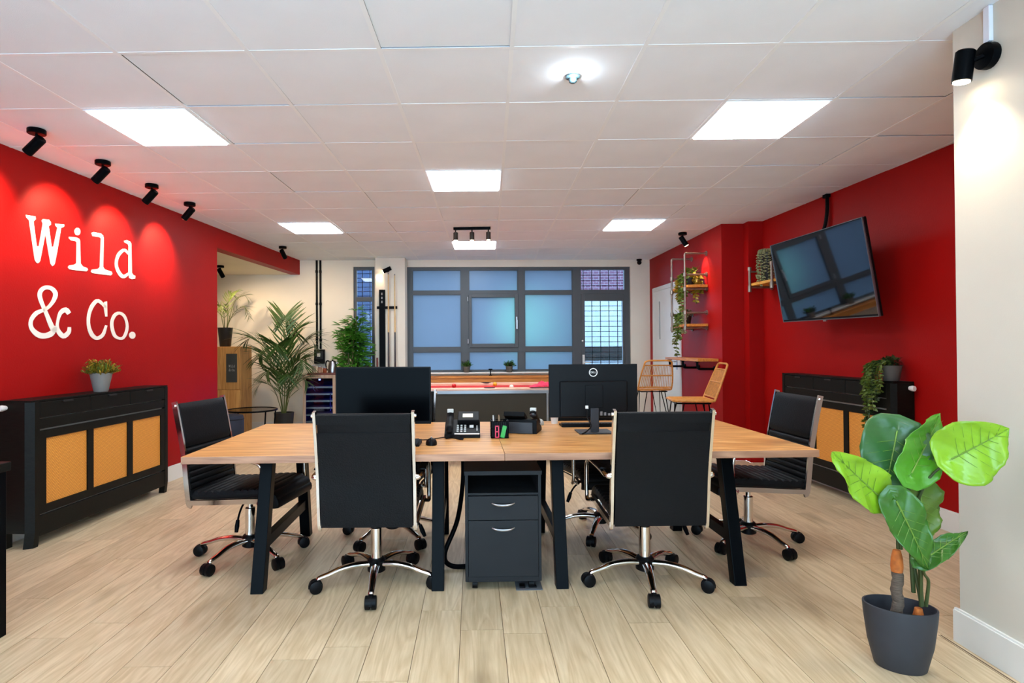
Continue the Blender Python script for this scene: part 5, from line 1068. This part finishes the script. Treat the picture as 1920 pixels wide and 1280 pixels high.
mb = MB(); q = RW.P(1.30, .022, 0); mb.box(q.x - .02, q.x + .018, q.y - .03, q.y + .03, CEIL - .03, CEIL - .001); obj('entry_plate', mb, BLACKM, cb_, 0)
# small pipe shelf beside the pier
sh = thing('pipe_shelf', 'short orange board on two pipe brackets beside the television', 'shelf', (RW.P(2.05, 0, 1.90).x, RW.P(2.05, 0, 1.90).y, 1.90), RW.ang - PI)
mb = MB(); mb.box(-.24, .30, -.235, -.02, 0, .028); obj('board', mb, wood('shelf_wood', (236, 178, 74), (200, 134, 44), 'x', 1.0, .45, .3, .06, True), sh, 0, .003)
for x in (-.19, .24):
    mb = MB(); mb.tube([(x, -.0005, -.014), (x, -.012, -.014)], .030, 16); mb.tube([(x, -.012, -.014), (x, -.245, -.014)], .013, 10); mb.tube([(x, -.248, -.05), (x, -.248, .185)], .013, 10)
    for z in (-.045, -.014, .18): mb.tube([(x, -.248, z - .018), (x, -.248, z + .018)], .019, 12)
    mb.tube([(x, -.0005, .15), (x, -.012, .15)], .030, 16); mb.tube([(x, -.012, .15), (x, -.245, .15)], .010, 10); obj('pipe_bracket', mb, PIPE, sh)
p_ = RW.P(2.09, .14, 1.9285)
trailing('pale grey-green trailing plant on the short pipe shelf', tuple(p_), 0, (.055, .070, .30, POTB), (LEAFG, LEAFG), [(math.cos(a), math.sin(a), L) for a, L in ((3.3, .34), (3.7, .36), (4.1, .33), (4.5, .35), (4.9, .30), (2.9, .30), (2.5, .26), (5.3, .25))], rnd, .022, 60, .06)
p_ = RW.P(.46, .092, 1.0035)
trailing('trailing ivy in a concrete pot on the radiator cabinet below the television', tuple(p_), 0, (.052, .068, .115, POTC), (LEAFD, LEAFM), [(math.cos(a), math.sin(a), L) for a, L in ((2.6, .24), (2.4, .34), (2.1, .50), (2.8, .42), (2.25, .30), (2.0, .36), (3.1, .26), (2.9, .34), (2.5, .52), (3.3, .20))], rnd, .034, 110, .09, .075)

# ================================================================ PIPE SHELVES, LEDGE AND STOOLS
ps = thing('pipe_shelf', 'tall two-tier pipe shelf unit on the red wall above the ledge', 'shelf', (RI.P(.642, 0, 0).x, RI.P(.642, 0, 0).y, 1.47), RI.ang - PI)   # local x to camera, -y into room
for x in (-.232, .230):
    mb = MB(); D = -.262
    for z in (.895, .645, .475, .195, .015):
        mb.tube([(x, -.0005, z), (x, -.010, z)], .030, 16); mb.tube([(x, -.01, z), (x, D + (.018 if z > .8 else 0), z)], .0115, 10); mb.tube([(x, -.012, z), (x, -.03, z)], .018, 12)
    mb.tube(spline([(x, D + .03, .895), (x, D + .006, .892), (x, D, .865)], 5), .0145, 10)
    mb.tube([(x, D, .87), (x, D, -.03)], .0125, 10)
    for z in (.645, .475, .195, .015): mb.tube([(x, D, z - .028), (x, D, z - .022), (x, D, z + .022), (x, D, z + .028)], [.014, .020, .020, .014], 12)
    obj('pipe_frame', mb, PIPE, ps)
for z in (.030, .490):
    mb = MB(); mb.box(-.285, .285, -.25, -.012, z, z + .030); obj('board', mb, ORANGEX if 'ORANGEX' in globals() else wood('shelf_orange', (222, 146, 60), (176, 100, 34), 'x', 1.0, .45, .3, .05, True), ps, 0, .003)
    ORANGEX = MATS['shelf_orange']
p_ = RI.P(.60, .14, 1.9905)
trailing('yellow-green trailing plant on the upper pipe shelf', tuple(p_), 0, (.07, .085, .12, POTB), (LEAFM, LEAFY), [(math.cos(a), math.sin(a), L) for a, L in ((3.1, .30), (3.6, .42), (4.2, .26), (4.8, .34), (2.4, .30), (5.4, .20))], rnd, .048, 120, .16, .04)
p_ = RI.P(.72, .15, 1.5305)
trailing('grey-green trailing plant on the lower pipe shelf', tuple(p_), 0, (.06, .075, .11, POTB), (LEAFG, LEAFM), [(math.cos(a), math.sin(a), L) for a, L in ((2.6, .36), (3.2, .50), (3.8, .30), (4.4, .22), (2.0, .30))], rnd, .042, 90, .13, .03)
lg = thing('wall_ledge', 'narrow orange bar ledge on black pipe brackets', 'bar table', (RI.P(.66, 0, 0).x, RI.P(.66, 0, 0).y, 1.125), RI.ang - PI)
mb = MB(); mb.box(-.58, .56, -.235, -.001, -.032, 0); obj('board', mb, MATS['shelf_orange'], lg, 0, .003)
for x in (-.50, -.02, .45):
    mb = MB(); mb.tube(spline([(x, -.0105, -.12), (x, -.12, -.12), (x, -.185, -.115), (x, -.20, -.08), (x, -.20, -.034)], 5), .014, 10); mb.tube([(x, -.0005, -.12), (x, -.011, -.12)], .032, 16); mb.tube([(x, -.20, -.042), (x, -.20, -.0325)], .03, 16); obj('pipe_bracket', mb, BLACKM, lg)
def bar_stool(label, loc, rz):
    t = thing('bar_stool', label, 'stool', loc, rz, 'rattan bar stools')
    SZ = .705; wd, dp = .215, .20
    rim = [(-wd, -dp + .02), (-wd + .01, dp - .03), (-wd + .05, dp), (wd - .05, dp), (wd - .01, dp - .03), (wd, -dp + .02), (wd - .02, -dp), (-wd + .02, -dp)]
    mb = MB(); mb.tube([(x, y, SZ) for x, y in rim], .013, 8, closed=True); obj('seat_rim', mb, RATTAN, t)
    mb = MB(); n = 34
    for k in range(n):
        x = -wd + .012 + (2 * wd - .024) * k / (n - 1); mb.tube([(x, -dp + .005, SZ + .002), (x, 0, SZ - .006), (x, dp - .012, SZ + .004)], .0058, 6)
    obj('seat_weave', mb, RATTAN, t)
    bf = lambda x, h: (x * (1 - .18 * h), -dp - .005 - .14 * h, SZ + .02 + .36 * h)
    mb = MB(); mb.tube(spline([bf(-wd, -.05), bf(-wd - .012, .25), bf(-wd, .8), bf(-wd + .03, .98), bf(0, 1.0), bf(wd - .03, .98), bf(wd, .8), bf(wd + .012, .25), bf(wd, -.05)], 6), .011, 8)
    for h in (.03, .46, .83): mb.tube([bf(-wd, h), bf(0, h), bf(wd, h)], .0085, 8)
    obj('back_frame', mb, RATTAN, t)
    mb = MB()
    for k in range(18):
        x = -wd + .02 + (2 * wd - .04) * k / 17; mb.tube([bf(x, .02), bf(x, .46), bf(x, .83)], .0036, 5)
    obj('back_spindles', mb, RATTAN, t)
    mb = MB(); r = .17; mb.tube([(x, y, SZ - .028) for x, y in ((-r, -r), (r, -r), (r, r), (-r, r))], .008, 8, closed=True); obj('under_frame', mb, BLACKM, t)
    for sx_, sy_ in ((-1, -1), (1, -1), (1, 1), (-1, 1)):
        mb = MB(); f = (sx_ * .235, sy_ * .235, .006); mb.tube([(sx_ * r, sy_ * r * .55, SZ - .028), f, (sx_ * r * .55, sy_ * r, SZ - .028)], .0065, 8); obj('leg', mb, BLACKM, t)
    mb = MB(); q = .217; mb.tube([(x, y, .22) for x, y in ((-q, -q), (q, -q), (q, q), (-q, q))], .007, 8, closed=True); obj('foot_ring', mb, BLACKM, t)
    return t
bar_stool('rattan bar stool with its back towards the camera beside the white door', (2.13, 7.80, 0), R_(4))
bar_stool('rattan bar stool turned sideways in front of the dark red pier', (2.12, 6.22, 0), R_(84))

# ================================================================ BACK WALL FURNITURE
bn = thing('window_bench', 'long orange wooden shelf below the window sill', 'shelf', (BW.a.x, BW.a.y, 0), BW.ang)
mb = MB(); mb.box(1.70, 4.27, -.25, -.02, .80, .832); obj('board', mb, MATS['shelf_orange'], bn, 0, .003)
mb = MB(); mb.box(1.70, 4.27, -.235, -.215, .735, .80); obj('front_rail', mb, MATS['shelf_orange'], bn, 0, .002)
for x in (1.72, 2.98, 4.21):
    mb = MB(); mb.box(x, x + .04, -.21, -.03, 0, .80); obj('support', mb, WHITEP, bn, 0)
t = thing('cue_bridge', 'small black T-shaped bracket on the shelf below the sill', 'bracket', tuple(BW.P(2.93, .14, .8325)), BW.ang)
mb = MB(); mb.box(-.025, .025, -.02, .02, 0, .008); mb.box(-.008, .008, -.008, .008, .008, .085); obj('post', mb, BLACKM, t, 0); mb = MB(); mb.box(-.03, .03, -.012, .012, .085, .105); obj('head', mb, BLACKM, t, 0, .004)
# pool table, end-on
pt = thing('pool_table', 'pool table with red cloth and dark side panel', 'pool table', (.0, 6.36, 0), .045)
PTW, PTL, PZ = 1.02, 1.08, .82; BEECH = wood('pink_beech', (232, 196, 176), (206, 160, 138), 'x', 1.0, .4, .25, .04, False)
mb = MB(); mb.box(-PTW + .12, PTW - .12, .16, PTL - .10, PZ - .06, PZ - .030); obj('cloth_bed', mb, pm('red_cloth', (176, 26, 36), .85, bump=.2, bscale=300), pt, 0)
for a in ((-PTW, PTW, 0, .17), (-PTW, PTW, PTL - .11, PTL)): mb = MB(); mb.box(*a, PZ - .045, PZ); obj('end_rail', mb, BEECH, pt, 0, .006)
for a in ((-PTW, -PTW + .13, .171, PTL - .111), (PTW - .13, PTW, .171, PTL - .111)): mb = MB(); mb.box(*a, PZ - .045, PZ); obj('side_rail', mb, BEECH, pt, 0, .006)
mb = MB(); mb.box(-PTW - .006, PTW + .006, -.012, .0, PZ - .055, PZ - .022); mb.box(-PTW - .006, -PTW, 0, PTL, PZ - .055, PZ - .022); mb.box(PTW, PTW + .006, 0, PTL, PZ - .055, PZ - .022); obj('silver_trim', mb, SATIN, pt, 0)
PANELM = pm('olive_black', (44, 39, 24), .6, var=.08)
for a in ((-PTW + .02, PTW - .02, .005, .02), (-PTW + .02, PTW - .02, PTL - .02, PTL - .005), (-PTW + .005, -PTW + .02, .02, PTL - .02), (PTW - .02, PTW - .005, .02, PTL - .02)): mb = MB(); mb.box(*a, .36, PZ - .056); obj('side_panel', mb, PANELM, pt, 0)
for x in (-.64, .62):
    mb = MB(); mb.box(x, x + .02, -.010, .004, .36, PZ - .056); obj('corner_strip', mb, SATIN, pt, 0)
for x in (-PTW + .03, PTW - .15):
    for y in (.05, PTL - .17): mb = MB(); mb.box(x, x + .12, y, y + .12, 0, .36); obj('leg', mb, PANELM, pt, 0, .008)
for x, y in ((-PTW + .075, .075), (PTW - .075, .075), (-PTW + .075, PTL - .075), (PTW - .075, PTL - .075), (0, .085), (0, PTL - .06)):
    mb = MB(); mb.lathe([(.050, PZ + .0005), (.062, PZ + .001), (.062, PZ + .005), (.050, PZ + .005)], 18, (x, y, 0)); mb.lathe([(.0001, PZ + .0008), (.050, PZ + .0008), (.050, PZ + .0012), (.0001, PZ + .0012)], 18, (x, y, 0)); obj('pocket', mb, BLACKP, pt)
def ptw(x, y, z): v = Matrix.Rotation(.045, 3, 'Z') @ Vector((x, y, 0)); return (v.x, v.y + 6.36, z)
for x, y, c, lab in ((.262, .30, (240, 236, 228), 'white cue ball on the red pool cloth'), (-.40, .55, (190, 30, 34), 'red pool ball at the alcove side of the cloth'), (.10, .80, (220, 170, 40), 'yellow pool ball at the window end of the cloth')):
    mb = MB(); mb.ball((0, 0, .026), .026, 16); tag(obj('pool_ball', mb, pm('ball_%d' % c[1], c, .15), None, 60, loc=ptw(x, y, PZ - .0298)), lab, 'ball')
mb = MB(); n = 14
vs = [(.16 * (i / n - .5) * 2, .10 * (j / 8 - .5) * 2, .012 + .05 * math.exp(-((i / n - .5) ** 2 * 9 + (j / 8 - .5) ** 2 * 5)) * (1 + .5 * math.sin(i * 1.7 + j)) ) for i in range(n + 1) for j in range(9)]
vs = [(x, y, max(.001, z - .012)) for x, y, z in vs]
mb.add(vs, [(i * 9 + j, i * 9 + j + 1, (i + 1) * 9 + j + 1, (i + 1) * 9 + j) for i in range(n) for j in range(8)])
o = tag(obj('folded_cloth', mb, pm('pink_cloth', (204, 40, 84), .8), None, 60, loc=ptw(.60, .09, PZ + .007)), 'crumpled pink cloth on the corner of the pool table', 'cloth'); so = o.modifiers.new('thickness', 'SOLIDIFY'); so.thickness = .003; so.offset = 1
# cue rack on the pier with two cues
cr = thing('cue_rack', 'black upright cue rack board on the pale pier', 'cue rack', (-1.53, 8.7395, 1.5))
mb = MB(); mb.box(-.125, -.035, -.03, 0, -.75, .642); obj('board', mb, BLACKM, cr, 0, .003)
mb = MB(); mb.box(-.152, .150, -.045, -.031, .350, .392); obj('cue_clip_bar', mb, BLACKM, cr, 0)
for x in (-.14, .022, .072, .119): mb = MB(); mb.box(x - .014, x + .014, -.062, -.046, .352, .390); obj('clip', mb, BLACKM, cr, 0, .003)
mb = MB(); mb.box(-.155, .155, -.06, -.031, -.75, -.72); obj('foot_bar', mb, BLACKM, cr, 0)
glm = MB()
for k in range(3): glm.box(-.092, -.072, -.032, -.0301, .44 + .06 * k, .475 + .06 * k)
obj('mark', glm, pm('rack_mark', (150, 150, 150), .5), cr, 0)
for k, (x, top, lab) in enumerate(((.022, .885, 'wooden pool cue next to the black rack board'), (.119, .870, 'wooden pool cue at the outer end of the rack'))):
    c_ = thing('pool_cue', lab, 'cue', (-1.53 + x - .0, 8.7395 - .054, .781), 0, 'pool cues in the rack')
    H = 1.5 + top - .781
    mb = MB(); mb.tube([(0, -.016, .72), (0, -.016, H - .02)], [.011, .0065], 10); obj('shaft', mb, pm('cue_maple', (222, 184, 122), .35), c_)
    mb = MB(); mb.tube([(0, -.016, 0), (0, -.016, .72)], [.0150, .011], 10); obj('butt', mb, pm('cue_butt', (52, 30, 24), .3), c_)
    mb = MB(); mb.tube([(0, -.016, H - .02), (0, -.016, H)], [.0065, .006], 10); obj('tip', mb, pm('cue_tip', (90, 100, 120), .7), c_)
mb = MB(); mb.tube([(0, 0, 0), (0, 0, .36)], [.0155, .013], 10); tag(obj('spare_cue', mb, pm('cue_red', (120, 50, 34), .35), None, loc=(-1.688, 8.715, .76)), 'short reddish cue end beside the rack board', 'cue')
mb = MB(); mb.box(-.04, .04, -.02, .02, 0, .76)
# wine fridge
fg = thing('wine_fridge', 'glass-door wine fridge with wooden frame and blue light', 'fridge', (-2.462, 8.36, 0), .03)
mb = MB(); w = .236
for a in ((-w, -w + .02, .03, .54, 0, .88), (w - .02, w, .03, .54, 0, .88), (-w + .02, w - .02, .52, .54, 0, .88), (-w + .02, w - .02, .03, .52, .86, .88), (-w + .02, w - .02, .03, .52, 0, .10)): mb.box(*a)
obj('cabinet', mb, BLACKP, fg, 0)
mb = MB()
for a in ((-w, -w + .042, .08, .88), (w - .042, w, .08, .88), (-w + .042, w - .042, .08, .125), (-w + .042, w - .042, .835, .88)): mb.box(a[0], a[1], 0, .028, a[2], a[3])
dr = obj('door_frame', mb, FRIDGEW, fg, 0, .002)
mb = MB(); mb.box(-w + .042, w - .042, .012, .016, .125, .835); obj('door_glass', mb, GLASS, dr, 0)
mb = MB(); mb.box(w - .075, w - .068, -.03, -.022, .36, .62); mb.box(w - .075, w - .068, -.022, 0, .37, .385); mb.box(w - .075, w - .068, -.022, 0, .595, .61); obj('handle', mb, BLACKM, dr, 0)
for k in range(6):
    z = .20 + k * .10; s = MB(); s.box(-w + .022, w - .022, .05, .50, z, z + .006); sh_ = obj('shelf', s, DARKG, fg, 0); s = MB(); s.box(-w + .022, w - .022, .04, .05, z - .008, z + .016); obj('shelf_front', s, SATIN, sh_, 0)
mb = MB(); mb.box(w - .0215, w - .0205, .10, .48, .14, .84); obj('blue_light', mb, emitter('blue_led', (60, 60, 255), 9), fg, 0)
mb = MB(); mb.box(-w + .03, w - .03, .032, .045, .795, .833); dp_ = obj('control_panel', mb, BLACKP, fg, 0); mb = MB(); mb.box(-.012, .012, .0305, .0318, .805, .823); obj('display', mb, emitter('blue_display', (90, 120, 255), 8), dp_, 0)
for k in range(2):
    pass
tb = thing('serving_board', 'reddish wooden tray on top of the wine fridge', 'tray', (-2.44, 8.48, .8805), .03)
mb = MB(); mb.box(-.20, .22, -.11, .14, 0, .03); obj('board', mb, REDWOOD, tb, 0, .004)
for k, (x, y, h, r, c, lab) in enumerate(((-2.56, 8.44, .10, .030, (214, 190, 170), 'clear glass jar at the palm end of the tray'), (-2.48, 8.46, .085, .032, (220, 176, 150), 'squat glass jar in the middle of the tray'), (-2.40, 8.43, .07, .03, (170, 90, 60), 'small amber glass next to the kettle'))):
    j = thing('glass_jar', lab, 'jar', (x, y, .911)); mb = MB(); mb.lathe([(r * .9, 0), (r, .006), (r, h * .75), (r * .8, h * .85), (r * .8, h)], 18); obj('jar', mb, pm('jar_%d' % k, c, .12, var=.2, scale=30, trans=.6), j); mb = MB(); mb.lathe([(r * .84, h), (r * .84, h + .012), (.0001, h + .014)], 18); obj('lid', mb, SATIN, j)
kt = thing('kettle', 'steel and black electric kettle on the tray', 'kettle', (-2.295, 8.475, .911))
mb = MB(); mb.lathe([(.066, 0), (.068, .02), (.062, .11), (.050, .155), (.046, .165)], 24); obj('body', mb, SATIN, kt, 40)
mb = MB(); mb.lathe([(.046, .165), (.03, .175), (.010, .178), (.010, .190), (.0001, .192)], 20); obj('lid', mb, BLACKP, kt)
mb = MB(); mb.tube(spline([(-.045, -.0, .165), (-.085, 0, .17), (-.10, 0, .12), (-.085, 0, .05), (-.062, 0, .035)], 6), .010, 8); obj('handle', mb, BLACKP, kt)
mb = MB(); mb.tube([(.045, 0, .12), (.075, 0, .155)], [.016, .008], 10); obj('spout', mb, SATIN, kt)
mb = MB(); mb.lathe([(.07, -.001), (.07, .0), (.068, .018)], 24); 
# ---- alcove furniture
lk = thing('oak_locker', 'tall oak locker with a small chalkboard in the alcove', 'cabinet', (-3.675, 8.08, 0), .03)
mb = MB(); mb.box(-.19, .19, .02, .42, 0, 1.30); obj('body', mb, LOCKW, lk, 0, .003)
mb = MB(); mb.box(-.185, .185, 0, .02, .70, 1.292); du = obj('upper_door', mb, LOCKW, lk, 0, .002)
mb = MB(); mb.box(-.185, .185, 0, .02, .02, .694); obj('lower_door', mb, LOCKW, lk, 0, .002)
mb = MB(); mb.box(-.005, .145, -.006, 0, .80, 1.20); cbd = obj('chalkboard', mb, pm('chalkboard', (56, 58, 56), .8), du, 0)
cm = MB()
for ch in ('W', 'i', 'l', 'd', '&', 'C', 'o', '.'): glyph_mesh(cm, GLYPHS[ch], lambda s, z, d: (.028 + (s - .19) * .078, -.0065 - d * .1, .955 + (z - 1.36) * .105), .0, .004)
obj('chalk_lettering', cm, pm('chalk', (176, 176, 168), .9), du, 0, fix=False)
rt = thing('glass_side_table', 'round smoked-glass side table with thin black legs', 'side table', (-3.05, 7.42, 0))
mb = MB(); mb.lathe([(.0001, .482), (.30, .482), (.30, .490), (.0001, .490)], 40); obj('glass_top', mb, SMOKE, rt)
mb = MB(); mb.tube([(.305 * math.cos(2 * PI * k / 40), .305 * math.sin(2 * PI * k / 40), .486) for k in range(40)], .011, 8, closed=True); obj('rim', mb, BLACKM, rt)
for a in (-.6, .5, 2.6, 3.6):
    c_, s_ = math.cos(a), math.sin(a); mb = MB(); mb.tube(spline([(.29 * c_, .29 * s_, .48), (.27 * c_, .27 * s_, .25), (.26 * c_, .26 * s_, .05), (.29 * c_, .29 * s_, .012), (.33 * c_, .33 * s_, .012), (.345 * c_, .345 * s_, .035)], 6), .010, 8); mb.ball((.345 * c_, .345 * s_, .04), .016); obj('leg', mb, BLACKM, rt)
mb = MB(); mb.tube([(.262 * math.cos(2 * PI * k / 40), .262 * math.sin(2 * PI * k / 40), .15) for k in range(40)], .007, 8, closed=True); obj('lower_ring', mb, BLACKM, rt)
bs = thing('tub_stool', 'dark navy padded tub stool beside the glass table', 'stool', (-3.10, 6.86, 0))
NAVY = pm('navy_fabric', (30, 36, 52), .75, bump=.2, bscale=200)
mb = MB(); mb.lathe([(.10, .14), (.155, .17), (.172, .30), (.172, .44), (.16, .48), (.10, .495), (.0001, .497)], 28); obj('padded_seat', mb, NAVY, bs, 50)
mb = MB(); mb.tube([(.173 * math.cos(2 * PI * k / 32), .173 * math.sin(2 * PI * k / 32), .44) for k in range(32)], .004, 6, closed=True); obj('piping', mb, BLACKP, bs)
for k in range(4):
    a = PI / 4 + k * PI / 2; mb = MB(); mb.tube([(.10 * math.cos(a), .10 * math.sin(a), .16), (.14 * math.cos(a), .14 * math.sin(a), 0)], [.014, .009], 8); obj('leg', mb, BLACKM, bs)
